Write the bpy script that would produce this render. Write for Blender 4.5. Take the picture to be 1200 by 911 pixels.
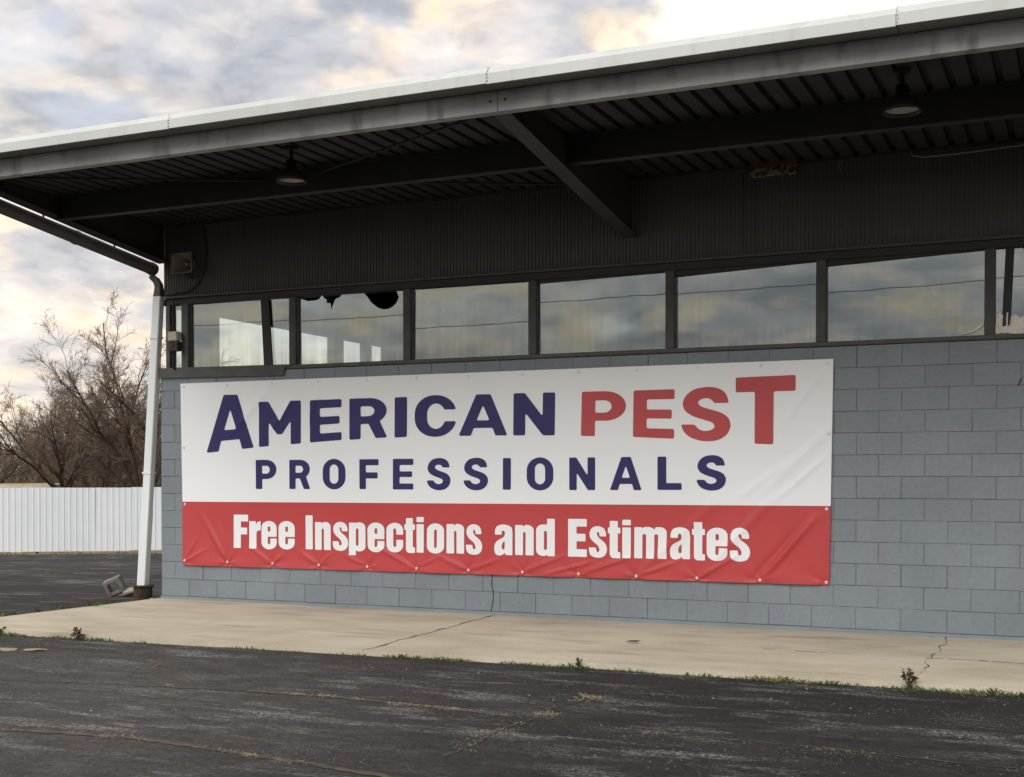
import bpy, bmesh, math, random
import numpy as np
from mathutils import Vector, Matrix

# ---------------------------------------------------------------- camera, sky, sun, exposure
scn = bpy.context.scene
for o in list(bpy.data.objects):
    bpy.data.objects.remove(o)
COL = scn.collection
R = math.radians

cam_d = bpy.data.cameras.new('camera')
cam = bpy.data.objects.new('camera', cam_d)
COL.objects.link(cam)
cam.location = (10.0616, -12.0657, 1.4626)
cam.rotation_euler = (math.pi / 2 - 0.02, 0, 0.4246)
cam_d.sensor_fit = 'HORIZONTAL'
cam_d.sensor_width = 36
cam_d.lens = 44.461
cam_d.shift_y = 0.1102
cam_d.clip_end = 3000
scn.camera = cam

SUN_EL, SUN_AZ = R(42), R(192)          # azimuth measured from +Y towards +X (compass style)
SKY_STRENGTH = 0.112
GLOW = (-0.1606, 0.9226, 0.3508)
sun_dir = Vector((math.sin(SUN_AZ) * math.cos(SUN_EL), math.cos(SUN_AZ) * math.cos(SUN_EL), math.sin(SUN_EL)))
sd = bpy.data.lights.new('sun', 'SUN')
sd.energy = 1.5
sd.angle = R(50)
sd.color = (1.0, 0.995, 0.985)
sun = bpy.data.objects.new('sun', sd)
COL.objects.link(sun)
sun.rotation_euler = sun_dir.to_track_quat('Z', 'Y').to_euler()

scn.view_settings.view_transform = 'Standard'
scn.view_settings.look = 'None'
scn.view_settings.gamma = 1
scn.view_settings.exposure = 0.93
scn.view_settings.use_curve_mapping = False

world = bpy.data.worlds.new('World')
scn.world = world
world.use_nodes = True
wn = world.node_tree
wn.nodes.clear()


def N(nt, typ, **kw):
    n = nt.nodes.new(typ)
    for k, v in kw.items():
        if k.startswith('i_'):
            key = k[2:]
            n.inputs[int(key) if key.isdigit() else key.replace('_', ' ')].default_value = v
        else:
            setattr(n, k, v)
    return n


def L(nt, a, b):
    nt.links.new(a, b)


def math_(nt, op, a, b=None, clamp=False):
    n = N(nt, 'ShaderNodeMath', operation=op, use_clamp=clamp)
    for i, v in enumerate((a, b)):
        if v is None:
            continue
        if isinstance(v, (int, float)):
            n.inputs[i].default_value = v
        else:
            L(nt, v, n.inputs[i])
    return n.outputs[0]


def ramp(nt, fac, stops, interp='LINEAR'):
    n = N(nt, 'ShaderNodeValToRGB')
    cr = n.color_ramp
    cr.interpolation = interp
    while len(cr.elements) > 1:
        cr.elements.remove(cr.elements[0])
    for i, (pos, c) in enumerate(stops):
        e = cr.elements[0] if i == 0 else cr.elements.new(pos)
        e.position = pos
        if isinstance(c, (int, float)):
            c = (c, c, c)
        e.color = (*c, 1)
    L(nt, fac, n.inputs[0])
    return n.outputs[0]


def mix(nt, fac, a, b, blend='MIX'):
    n = N(nt, 'ShaderNodeMix', data_type='RGBA', blend_type=blend)
    for sock, v in ((n.inputs[0], fac), (n.inputs[6], a), (n.inputs[7], b)):
        if isinstance(v, (int, float)):
            sock.default_value = v if sock == n.inputs[0] else (v, v, v, 1)
        elif isinstance(v, tuple):
            sock.default_value = (*v, 1)
        else:
            L(nt, v, sock)
    return n.outputs[2]


def build_sky():
    nt = wn
    tc = N(nt, 'ShaderNodeTexCoord')
    sep = N(nt, 'ShaderNodeSeparateXYZ')
    L(nt, tc.outputs['Generated'], sep.inputs[0])
    z = math_(nt, 'MAXIMUM', sep.outputs[2], 0.0)
    den = math_(nt, 'ADD', z, 0.30)
    vec = N(nt, 'ShaderNodeCombineXYZ')
    L(nt, math_(nt, 'DIVIDE', sep.outputs[0], den), vec.inputs[0])
    L(nt, math_(nt, 'DIVIDE', sep.outputs[1], den), vec.inputs[1])
    L(nt, math_(nt, 'MULTIPLY', z, 1.2), vec.inputs[2])

    def nz(scale, detail, off, rough=0.5, dist=0.0):
        m = N(nt, 'ShaderNodeMapping')
        m.inputs['Location'].default_value = off
        L(nt, vec.outputs[0], m.inputs[0])
        n = N(nt, 'ShaderNodeTexNoise')
        n.inputs['Scale'].default_value = scale
        n.inputs['Detail'].default_value = detail
        n.inputs['Roughness'].default_value = rough
        n.inputs['Distortion'].default_value = dist
        L(nt, m.outputs[0], n.inputs[0])
        return n.outputs[0]
    sky = N(nt, 'ShaderNodeTexSky', sky_type='NISHITA')
    sky.sun_disc = False
    sky.sun_elevation = SUN_EL
    sky.sun_rotation = SUN_AZ
    sky.air_density = 1.0
    sky.dust_density = 1.5
    n1 = nz(4.6, 5, (3.1, 1.7, 0), 0.5, 0.25)
    n2 = nz(5.6, 4, (4.4, -1.2, 2.0), 0.5, 0.25)
    n3 = nz(3.0, 5, (-5.0, 7.3, 5.0), 0.5, 0.3)
    body = ramp(nt, n1, [(0.35, (2.1, 2.25, 2.55)), (0.44, (2.95, 3.02, 3.25)), (0.52, (3.9, 3.70, 3.68)), (0.63, (4.9, 4.55, 4.3))], 'EASE')
    warm = ramp(nt, n2, [(0.47, 0.0), (0.64, 1.0)], 'EASE')
    col = mix(nt, math_(nt, 'MULTIPLY', warm, 0.9), body, (5.6, 4.65, 3.6))
    n4 = nz(11.0, 5, (2.2, 6.1, 1.0), 0.55, 0.4)
    col = mix(nt, 1.0, col, ramp(nt, n4, [(0.36, 0.87), (0.50, 1.0), (0.64, 1.08)], 'EASE'), 'MULTIPLY')
    gap = ramp(nt, n3, [(0.57, 0.0), (0.72, 0.5)], 'EASE')
    skyb = mix(nt, 0.35, sky.outputs[0], (4.4, 4.7, 5.0))
    col = mix(nt, gap, col, skyb)
    hz = math_(nt, 'POWER', math_(nt, 'SUBTRACT', 1.0, z, True), 9.0)
    col = mix(nt, math_(nt, 'MULTIPLY', hz, 0.45), col, (5.9, 4.85, 3.6))
    # thin cloud where the low sun stands behind the overcast, above the roof
    dt = N(nt, 'ShaderNodeVectorMath', operation='DOT_PRODUCT')
    L(nt, tc.outputs['Generated'], dt.inputs[0])
    dt.inputs[1].default_value = GLOW
    gf = ramp(nt, math_(nt, 'ADD', math_(nt, 'MULTIPLY', math_(nt, 'SUBTRACT', dt.outputs['Value'], 0.97), 33.0), math_(nt, 'MULTIPLY', math_(nt, 'SUBTRACT', n2, 0.5), 1.2)), [(0.68, 0.0), (1.0, 1.0)], 'EASE')
    col = mix(nt, gf, col, (8.2, 7.4, 6.2))
    bg = N(nt, 'ShaderNodeBackground')
    bg.inputs[1].default_value = SKY_STRENGTH
    L(nt, col, bg.inputs[0])
    out = N(nt, 'ShaderNodeOutputWorld')
    L(nt, bg.outputs[0], out.inputs[0])


build_sky()

# ---------------------------------------------------------------- helpers
MATS = {}


class MatB:
    def __init__(s, name, rough=0.7, spec=0.3, metal=0.0):
        s.m = bpy.data.materials.new(name)
        s.m.use_nodes = True
        s.nt = s.m.node_tree
        s.b = s.nt.nodes['Principled BSDF']
        s.b.inputs['Roughness'].default_value = rough
        s.b.inputs['Specular IOR Level'].default_value = spec
        s.b.inputs['Metallic'].default_value = metal
        s.pos = N(s.nt, 'ShaderNodeNewGeometry').outputs['Position']
        MATS[name] = s.m

    def noise(s, scale, detail=4, stretch=(1, 1, 1), rough=0.55, dist=0.0, off=(0, 0, 0)):
        m = N(s.nt, 'ShaderNodeMapping')
        m.inputs['Scale'].default_value = stretch
        m.inputs['Location'].default_value = off
        L(s.nt, s.pos, m.inputs[0])
        n = N(s.nt, 'ShaderNodeTexNoise')
        n.inputs['Scale'].default_value = scale
        n.inputs['Detail'].default_value = detail
        n.inputs['Roughness'].default_value = rough
        n.inputs['Distortion'].default_value = dist
        L(s.nt, m.outputs[0], n.inputs[0])
        return n.outputs[0]

    def ramp(s, fac, stops, interp='LINEAR'):
        return ramp(s.nt, fac, stops, interp)

    def mix(s, f, a, b, blend='MIX'):
        return mix(s.nt, f, a, b, blend)

    def math(s, op, a, b=None, clamp=False):
        return math_(s.nt, op, a, b, clamp)

    def rnd(s):
        return N(s.nt, 'ShaderNodeObjectInfo').outputs['Random']

    def color(s, c):
        if isinstance(c, tuple):
            s.b.inputs['Base Color'].default_value = (*c, 1)
        else:
            L(s.nt, c, s.b.inputs['Base Color'])
        return s

    def rough(s, r):
        L(s.nt, r, s.b.inputs['Roughness'])
        return s

    def bump(s, h, strength=0.3, dist=0.01):
        n = N(s.nt, 'ShaderNodeBump')
        n.inputs['Strength'].default_value = strength
        n.inputs['Distance'].default_value = dist
        L(s.nt, h, n.inputs['Height'])
        L(s.nt, n.outputs[0], s.b.inputs['Normal'])
        return s


def simple(name, a, b=None, scale=6, rough=0.7, spec=0.3, metal=0.0, bump=0.0, bscale=60, stretch=(1, 1, 1), lo=0.35, hi=0.65):
    m = MatB(name, rough, spec, metal)
    if b is None:
        m.color(a)
    else:
        m.color(m.ramp(m.noise(scale, 6, stretch), [(lo, a), (hi, b)]))
    if bump:
        m.bump(m.noise(bscale, 4), bump, 0.004)
    return m


class MB:
    def __init__(s):
        s.v = []
        s.f = []

    def face(s, pts):
        i = len(s.v)
        s.v += [tuple(p) for p in pts]
        s.f.append(tuple(range(i, i + len(pts))))

    def box(s, x0, x1, y0, y1, z0, z1):
        i = len(s.v)
        s.v += [(x0, y0, z0), (x1, y0, z0), (x1, y1, z0), (x0, y1, z0), (x0, y0, z1), (x1, y0, z1), (x1, y1, z1), (x0, y1, z1)]
        for f in ((3, 2, 1, 0), (4, 5, 6, 7), (0, 1, 5, 4), (1, 2, 6, 5), (2, 3, 7, 6), (3, 0, 4, 7)):
            s.f.append(tuple(i + k for k in f))
        return s

    def prism(s, poly, ax, a, b):
        """extrude a 2d polygon along axis ax (0: poly is (y,z), 1: (x,z), 2: (x,y))"""
        def P(q, t):
            return ((t, q[0], q[1]), (q[0], t, q[1]), (q[0], q[1], t))[ax]
        n = len(poly)
        i = len(s.v)
        s.v += [P(q, a) for q in poly] + [P(q, b) for q in poly]
        s.f.append(tuple(range(i + n - 1, i - 1, -1)))
        s.f.append(tuple(range(i + n, i + 2 * n)))
        for k in range(n):
            k2 = (k + 1) % n
            s.f.append((i + k, i + k2, i + n + k2, i + n + k))
        return s

    def tube(s, pts, rad, n=6, cap=True, sx=1.0):
        pts = [Vector(p) for p in pts]
        if not hasattr(rad, '__len__'):
            rad = [rad] * len(pts)
        i0 = len(s.v)
        d = (pts[1] - pts[0]).normalized()
        ref = Vector((0, 0, 1)) if abs(d.z) < 0.9 else Vector((1, 0, 0))
        u = d.cross(ref).normalized()
        for k, p in enumerate(pts):
            if k == 0:
                t = pts[1] - pts[0]
            elif k == len(pts) - 1:
                t = pts[-1] - pts[-2]
            else:
                t = pts[k + 1] - pts[k - 1]
            t.normalize()
            u = (u - t * u.dot(t)).normalized()
            w = t.cross(u)
            for j in range(n):
                a = 2 * math.pi * j / n
                q = p + (u * math.cos(a) * sx + w * math.sin(a)) * rad[k]
                s.v.append((q.x, q.y, q.z))
        for k in range(len(pts) - 1):
            for j in range(n):
                j2 = (j + 1) % n
                a = i0 + k * n
                s.f.append((a + j, a + j2, a + n + j2, a + n + j))
        if cap:
            s.f.append(tuple(i0 + j for j in range(n - 1, -1, -1)))
            e = i0 + (len(pts) - 1) * n
            s.f.append(tuple(e + j for j in range(n)))
        return s

    def lathe(s, prof, n=24, c=(0, 0, 0)):
        i0 = len(s.v)
        for r, z in prof:
            for j in range(n):
                a = 2 * math.pi * j / n
                s.v.append((c[0] + r * math.cos(a), c[1] + r * math.sin(a), c[2] + z))
        for k in range(len(prof) - 1):
            for j in range(n):
                j2 = (j + 1) % n
                s.f.append((i0 + k * n + j, i0 + k * n + j2, i0 + (k + 1) * n + j2, i0 + (k + 1) * n + j))
        return s

    def build(s, name, mat, parent=None, smooth=False, bevel=0.0, loc=None, rot=None):
        me = bpy.data.meshes.new(name)
        me.from_pydata(s.v, [], s.f)
        me.update()
        if bevel:
            bm = bmesh.new()
            bm.from_mesh(me)
            bmesh.ops.remove_doubles(bm, verts=bm.verts, dist=1e-6)
            ed = [e for e in bm.edges if len(e.link_faces) == 2 and e.calc_face_angle(0) > 0.5]
            bmesh.ops.bevel(bm, geom=ed, offset=bevel, segments=2, affect='EDGES', clamp_overlap=True)
            bm.to_mesh(me)
            bm.free()
        if smooth:
            me.polygons.foreach_set('use_smooth', [True] * len(me.polygons))
        me.materials.append(MATS[mat])
        o = bpy.data.objects.new(name, me)
        COL.objects.link(o)
        if parent is not None:
            o.parent = parent
        if loc is not None:
            o.location = loc
        if rot is not None:
            o.rotation_euler = rot
        return o


def tag(o, label, cat, group=None, kind=None):
    if label:
        o['label'] = label
    if cat:
        o['category'] = cat
    if group:
        o['group'] = group
    if kind:
        o['kind'] = kind
    return o


def empty(name, loc, label, cat, group=None):
    """an Empty at a thing's base; parts built in world coordinates get counter-offset by place()"""
    o = bpy.data.objects.new(name, None)
    o.empty_display_size = 0.2
    COL.objects.link(o)
    o.location = loc
    return tag(o, label, cat, group)


def part(mb, name, mat, parent, **kw):
    """build a part given in world coordinates under a parent that stands at parent.location (no rotation)"""
    base = Vector(parent.location)
    if parent.parent is not None:
        base += Vector(parent.parent.location)
    mb.v = [(v[0] - base.x, v[1] - base.y, v[2] - base.z) for v in mb.v]
    return mb.build(name, mat, parent, **kw)


rng = random.Random(7)

# ground shape: flat round the building, falling gently towards the fence
GN = Vector((-0.5708, 0.8211))
GT = Vector((0.8211, 0.5708))


def ground_z(x, y):
    s = x * GN.x + y * GN.y
    if s < 0.5:
        return -0.05
    return -0.05 - 0.45 * min((s - 0.5) / 17.2, 1.15)


def st(s, t):
    return (GN.x * s + GT.x * t, GN.y * s + GT.y * t)


# ---------------------------------------------------------------- materials
def make_materials():
    # painted concrete block
    m = MatB('block_paint', 0.62, 0.35)
    base = m.ramp(m.noise(1.1, 5), [(0.3, (0.172, 0.202, 0.226)), (0.7, (0.205, 0.238, 0.264))])
    v = m.ramp(m.rnd(), [(0, 0.955), (1, 1.03)])
    c = m.mix(1.0, base, v, 'MULTIPLY')
    c = m.mix(1.0, c, m.ramp(m.noise(20, 6, rough=0.7), [(0.3, 0.90), (0.7, 1.09)]), 'MULTIPLY')
    chip = m.ramp(m.noise(38, 3), [(0.755, 0.0), (0.775, 1.0)])
    c = m.mix(m.math('MULTIPLY', chip, 0.45), c, (0.12, 0.12, 0.12))
    drip = m.ramp(m.noise(3.2, 4, (1.0, 1.0, 0.14)), [(0.52, 0.0), (0.75, 0.5)])
    c = m.mix(m.math('MULTIPLY', drip, 0.8), c, (0.165, 0.172, 0.175))
    m.color(c)
    m.bump(m.noise(55, 6, rough=0.75), 0.55, 0.006)
    simple('mortar_paint', (0.09, 0.10, 0.11), (0.195, 0.221, 0.24), 4.5, 0.75, bump=0.3)
    simple('crack_dark', (0.02, 0.02, 0.02), rough=0.9)
    simple('base_paint', (0.175, 0.205, 0.228), (0.21, 0.242, 0.268), 3, 0.65, bump=0.2)
    simple('window_trim', (0.060, 0.063, 0.062), (0.085, 0.088, 0.086), 7, 0.55, bump=0.1)
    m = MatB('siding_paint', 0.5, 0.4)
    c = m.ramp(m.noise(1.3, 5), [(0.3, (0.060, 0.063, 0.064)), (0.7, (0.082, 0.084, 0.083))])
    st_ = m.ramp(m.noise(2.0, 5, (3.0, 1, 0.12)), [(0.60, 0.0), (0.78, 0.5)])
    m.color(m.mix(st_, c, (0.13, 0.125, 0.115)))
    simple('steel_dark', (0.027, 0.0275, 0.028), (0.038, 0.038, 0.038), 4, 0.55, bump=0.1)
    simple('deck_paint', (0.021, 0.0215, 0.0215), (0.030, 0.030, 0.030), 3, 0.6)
    m = MatB('edge_beam_paint', 0.6, 0.35)
    c = m.ramp(m.noise(1.7, 6), [(0.3, (0.26, 0.28, 0.285)), (0.65, (0.40, 0.425, 0.43))])
    g = m.ramp(m.noise(5, 6, (1, 1, 0.35)), [(0.54, 0.0), (0.72, 0.75)])
    m.color(m.mix(g, c, (0.12, 0.115, 0.10)))
    m = MatB('eave_white', 0.42, 0.4)
    c = m.ramp(m.noise(0.8, 5), [(0.3, (0.47, 0.495, 0.485)), (0.7, (0.56, 0.585, 0.57))])
    g = m.ramp(m.noise(5, 7, (1, 1, 0.25), 0.65), [(0.52, 0.0), (0.75, 0.6)])
    m.color(m.mix(g, c, (0.36, 0.35, 0.31)))
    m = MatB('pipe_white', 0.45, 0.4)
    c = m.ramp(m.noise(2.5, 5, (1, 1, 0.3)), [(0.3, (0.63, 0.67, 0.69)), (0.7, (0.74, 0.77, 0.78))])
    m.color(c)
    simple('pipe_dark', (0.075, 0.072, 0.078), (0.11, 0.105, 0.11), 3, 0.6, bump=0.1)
    simple('rust', (0.032, 0.021, 0.017), (0.070, 0.043, 0.031), 14, 0.85, bump=0.5)
    simple('rust_bright', (0.16, 0.045, 0.025), (0.06, 0.025, 0.017), 22, 0.9, bump=0.4)
    simple('peeled_paint', (0.02, 0.017, 0.014), (0.15, 0.14, 0.115), 16, 0.85, lo=0.44, hi=0.52)
    simple('cream_plastic', (0.36, 0.35, 0.27), (0.46, 0.44, 0.35), 8, 0.55)
    simple('black_plastic', (0.018, 0.018, 0.02), (0.03, 0.03, 0.032), 8, 0.45)
    simple('horn_grey', (0.13, 0.11, 0.095), (0.19, 0.165, 0.145), 10, 0.6)
    simple('lamp_metal', (0.012, 0.012, 0.012), (0.018, 0.018, 0.018), 10, 0.4)
    simple('lamp_lens', (0.30, 0.28, 0.265), (0.05, 0.045, 0.04), 11, 0.5, lo=0.52, hi=0.60)
    # glass: clear pane with a dusty film
    m = MatB('window_glass')
    nt = m.nt
    tr = N(nt, 'ShaderNodeBsdfTransparent')
    tr.inputs[0].default_value = (0.80, 0.86, 0.84, 1)
    gl = N(nt, 'ShaderNodeBsdfGlossy')
    gl.inputs['Color'].default_value = (0.90, 0.97, 1.0, 1)
    gl.inputs['Roughness'].default_value = 0.012
    geo = N(nt, 'ShaderNodeNewGeometry')
    dot = N(nt, 'ShaderNodeVectorMath', operation='DOT_PRODUCT')
    L(nt, geo.outputs['Incoming'], dot.inputs[0])
    L(nt, geo.outputs['Normal'], dot.inputs[1])
    graze = m.math('POWER', m.math('SUBTRACT', 1.0, m.math('ABSOLUTE', dot.outputs['Value']), True), 3.0)
    fac = m.math('ADD', m.math('MULTIPLY', graze, 1.6), 0.165, True)
    mx = N(nt, 'ShaderNodeMixShader')
    L(nt, fac, mx.inputs[0])
    L(nt, tr.outputs[0], mx.inputs[1])
    L(nt, gl.outputs[0], mx.inputs[2])
    df = N(nt, 'ShaderNodeBsdfDiffuse')
    df.inputs[0].default_value = (0.30, 0.33, 0.32, 1)
    sep = N(nt, 'ShaderNodeSeparateXYZ')
    L(nt, m.pos, sep.inputs[0])
    low = m.ramp(m.math('SUBTRACT', sep.outputs[2], 2.70), [(0.0, 1.0), (0.22, 0.25), (0.8, 0.12)])
    dn = m.ramp(m.noise(8, 6, (2.2, 1, 0.13)), [(0.35, 0.15), (0.72, 1.0)])
    m2 = N(nt, 'ShaderNodeMixShader')
    L(nt, m.math('MULTIPLY', m.math('MULTIPLY', low, dn), 0.36), m2.inputs[0])
    L(nt, mx.outputs[0], m2.inputs[1])
    L(nt, df.outputs[0], m2.inputs[2])
    L(nt, m2.outputs[0], nt.nodes['Material Output'].inputs[0])
    bp = N(nt, 'ShaderNodeBump')
    bp.inputs['Strength'].default_value = 0.006
    bp.inputs['Distance'].default_value = 0.05
    L(nt, m.noise(2.2, 1), bp.inputs['Height'])
    L(nt, bp.outputs[0], gl.inputs['Normal'])
    simple('soffit_grey', (0.13, 0.135, 0.13), (0.18, 0.185, 0.18), 3, 0.6)
    simple('interior_wall', (0.10, 0.11, 0.11), (0.14, 0.15, 0.15), 2, 0.8)
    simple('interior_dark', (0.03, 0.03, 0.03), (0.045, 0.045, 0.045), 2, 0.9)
    simple('torn_sheet', (0.80, 0.78, 0.70), (0.86, 0.85, 0.80), 8, 0.6)
    # banner vinyl
    def vinyl(name, a, b, rough=0.42):
        m = MatB(name, rough, 0.22)
        c = m.ramp(m.noise(0.9, 4), [(0.3, a), (0.7, b)])
        m.color(c)
        m.bump(m.noise(420, 2), 0.06, 0.001)
        return m
    vinyl('vinyl_white', (0.76, 0.795, 0.82), (0.795, 0.825, 0.845))
    vinyl('vinyl_red', (0.445, 0.060, 0.062), (0.485, 0.068, 0.070))
    vinyl('print_navy', (0.030, 0.028, 0.112), (0.035, 0.032, 0.128))
    vinyl('print_red', (0.435, 0.070, 0.078), (0.465, 0.078, 0.086))
    vinyl('print_white', (0.77, 0.805, 0.83), (0.805, 0.83, 0.85))
    simple('grommet_metal', (0.75, 0.74, 0.70), rough=0.35, metal=0.6)
    # concrete walk
    m = MatB('walk_concrete', 0.85, 0.25)
    c = m.ramp(m.noise(0.9, 7, (1, 1.6, 1), 0.6), [(0.28, (0.37, 0.325, 0.240)), (0.5, (0.465, 0.415, 0.318)), (0.72, (0.54, 0.487, 0.385))])
    stain = m.ramp(m.noise(1.6, 5, (0.5, 2.2, 1), 0.6, 0.4, (4, 2, 0)), [(0.54, 0.0), (0.74, 0.75)])
    c = m.mix(stain, c, (0.27, 0.235, 0.18))
    rusty = m.ramp(m.noise(0.8, 3, (0.6, 2.5, 1), off=(1.5, 7, 0)), [(0.62, 0.0), (0.74, 0.35)])
    c = m.mix(rusty, c, (0.42, 0.28, 0.15))
    spot = m.ramp(m.noise(26, 3), [(0.70, 0.0), (0.76, 0.55)])
    c = m.mix(spot, c, (0.24, 0.22, 0.18))
    fine = m.ramp(m.noise(60, 5, rough=0.75), [(0.3, 0.80), (0.7, 1.14)])
    c = m.mix(1.0, c, fine, 'MULTIPLY')
    m.color(c)
    m.bump(m.noise(60, 6, rough=0.7), 0.35, 0.006)
    # asphalt: dark sealed surface with worn streaks where pale aggregate shows
    m = MatB('asphalt', 0.88, 0.25)
    big = m.noise(0.30, 4, (1, 1.5, 1), 0.5, 0.0, (3.3, 1.2, 0))
    # an older, greyer patch of the lot towards the left front
    sx = N(m.nt, 'ShaderNodeSeparateXYZ')
    L(m.nt, m.pos, sx.inputs[0])
    ex = m.math('SUBTRACT', sx.outputs[0], 3.0)
    ey = m.math('ADD', sx.outputs[1], 6.2)
    rad_ = m.math('SQRT', m.math('ADD', m.math('MULTIPLY', ex, ex), m.math('MULTIPLY', ey, ey)))
    old = m.ramp(m.math('MULTIPLY', m.math('ADD', rad_, m.math('MULTIPLY', big, 3.0)), 0.1), [(0.28, 1.0), (0.68, 0.0)], 'EASE')
    c = m.ramp(big, [(0.36, (0.0215, 0.0210, 0.0215)), (0.52, (0.027, 0.0265, 0.0265)), (0.66, (0.038, 0.037, 0.036))])
    c = m.mix(m.math('MULTIPLY', old, 0.9), c, (0.080, 0.0775, 0.074))
    mott = m.ramp(m.noise(3.1, 7, (0.7, 1.4, 1), 0.65), [(0.3, 0.70), (0.7, 1.30)])
    c = m.mix(1.0, c, mott, 'MULTIPLY')
    wear = m.noise(2.4, 7, (0.50, 1.9, 1), 0.68, 0.3, (0, 5, 0))
    zone = m.ramp(m.noise(0.55, 4, (0.7, 1.6, 1), 0.6, 0.3, (2, 8, 0)), [(0.39, 0.0), (0.58, 1.0)])
    wfac = m.math('MULTIPLY', m.ramp(wear, [(0.50, 0.0), (0.62, 1.0)]), zone)
    grit = m.ramp(m.noise(44, 5, (1, 1, 1), 0.85), [(0.47, 0.0), (0.57, 1.0)])
    c = m.mix(m.math('MULTIPLY', wfac, grit), c, (0.31, 0.305, 0.297))
    pale = m.ramp(m.noise(2.7, 7, (0.5, 2.4, 1), 0.7, 0.6, (7, 3, 0)), [(0.67, 0.0), (0.73, 0.7)])
    c = m.mix(m.math('MULTIPLY', pale, grit), c, (0.34, 0.33, 0.31))
    gr2 = m.ramp(m.noise(26, 7, rough=0.85), [(0.33, 0.42), (0.67, 1.6)])
    c = m.mix(1.0, c, gr2, 'MULTIPLY')
    stone = m.ramp(m.noise(40, 2, rough=0.4, off=(9, 9, 0)), [(0.72, 0.0), (0.75, 1.0)])
    c = m.mix(m.math('MULTIPLY', stone, 0.6), c, (0.26, 0.25, 0.235))
    m.color(c)
    m.bump(m.noise(40, 8, rough=0.8), 1.0, 0.02)
    simple('grit_stone', (0.13, 0.125, 0.118), (0.34, 0.33, 0.31), 3.0, 0.9)
    simple('thatch', (0.22, 0.19, 0.14), (0.34, 0.30, 0.225), 25, 0.95, bump=0.6)
    simple('crack_dirt', (0.105, 0.085, 0.062), (0.042, 0.038, 0.034), 9, 0.95, bump=0.5)
    m = MatB('dry_grass', 0.8, 0.2)
    m.color(m.ramp(m.noise(4, 4), [(0.38, (0.36, 0.31, 0.21)), (0.56, (0.28, 0.235, 0.14)), (0.72, (0.16, 0.155, 0.06))]))
    m = MatB('weed_green', 0.7, 0.25)
    m.color(m.ramp(m.noise(2.2, 4), [(0.35, (0.045, 0.075, 0.018)), (0.55, (0.075, 0.105, 0.028)), (0.68, (0.20, 0.18, 0.07))]))
    simple('weed_brown', (0.060, 0.045, 0.030), (0.11, 0.085, 0.055), 30, 0.9)
    m = MatB('fence_metal', 0.5, 0.4)
    c = m.ramp(m.noise(0.6, 4), [(0.3, (0.64, 0.675, 0.71)), (0.7, (0.72, 0.75, 0.775))])
    g = m.ramp(m.noise(2.2, 6, (1, 1, 0.15)), [(0.60, 0.0), (0.78, 0.6)])
    m.color(m.mix(g, c, (0.45, 0.45, 0.45)))
    m = MatB('field', 0.95, 0.1)
    m.color(m.ramp(m.noise(0.3, 6), [(0.3, (0.16, 0.115, 0.07)), (0.7, (0.27, 0.21, 0.13))]))
    simple('bark', (0.042, 0.034, 0.028), (0.075, 0.062, 0.050), 5, 0.95)
    simple('twig', (0.125, 0.093, 0.071), (0.18, 0.137, 0.106), 1.5, 0.95)
    m = MatB('thicket', 0.95, 0.1)
    m.color(m.ramp(m.noise(0.35, 4), [(0.35, (0.115, 0.090, 0.068)), (0.52, (0.135, 0.110, 0.076)), (0.68, (0.125, 0.120, 0.062))]))
    simple('bud_olive', (0.135, 0.135, 0.045), (0.20, 0.19, 0.075), 2, 0.9)
    simple('tan_roof', (0.40, 0.33, 0.24), (0.48, 0.405, 0.30), 2, 0.8)
    simple('shed_wall', (0.15, 0.12, 0.10), (0.20, 0.165, 0.135), 3, 0.85)
    simple('cinder', (0.13, 0.122, 0.108), (0.225, 0.21, 0.185), 12, 0.95, bump=0.6, bscale=90)
    simple('stone_pale', (0.26, 0.23, 0.18), (0.38, 0.34, 0.27), 9, 0.9, bump=0.5)
    simple('brick_red', (0.11, 0.062, 0.048), (0.16, 0.09, 0.068), 20, 0.9, bump=0.4)
    simple('cable_black', (0.02, 0.02, 0.02), rough=0.6)
    simple('cable_grey', (0.15, 0.15, 0.145), rough=0.6)


make_materials()

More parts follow.
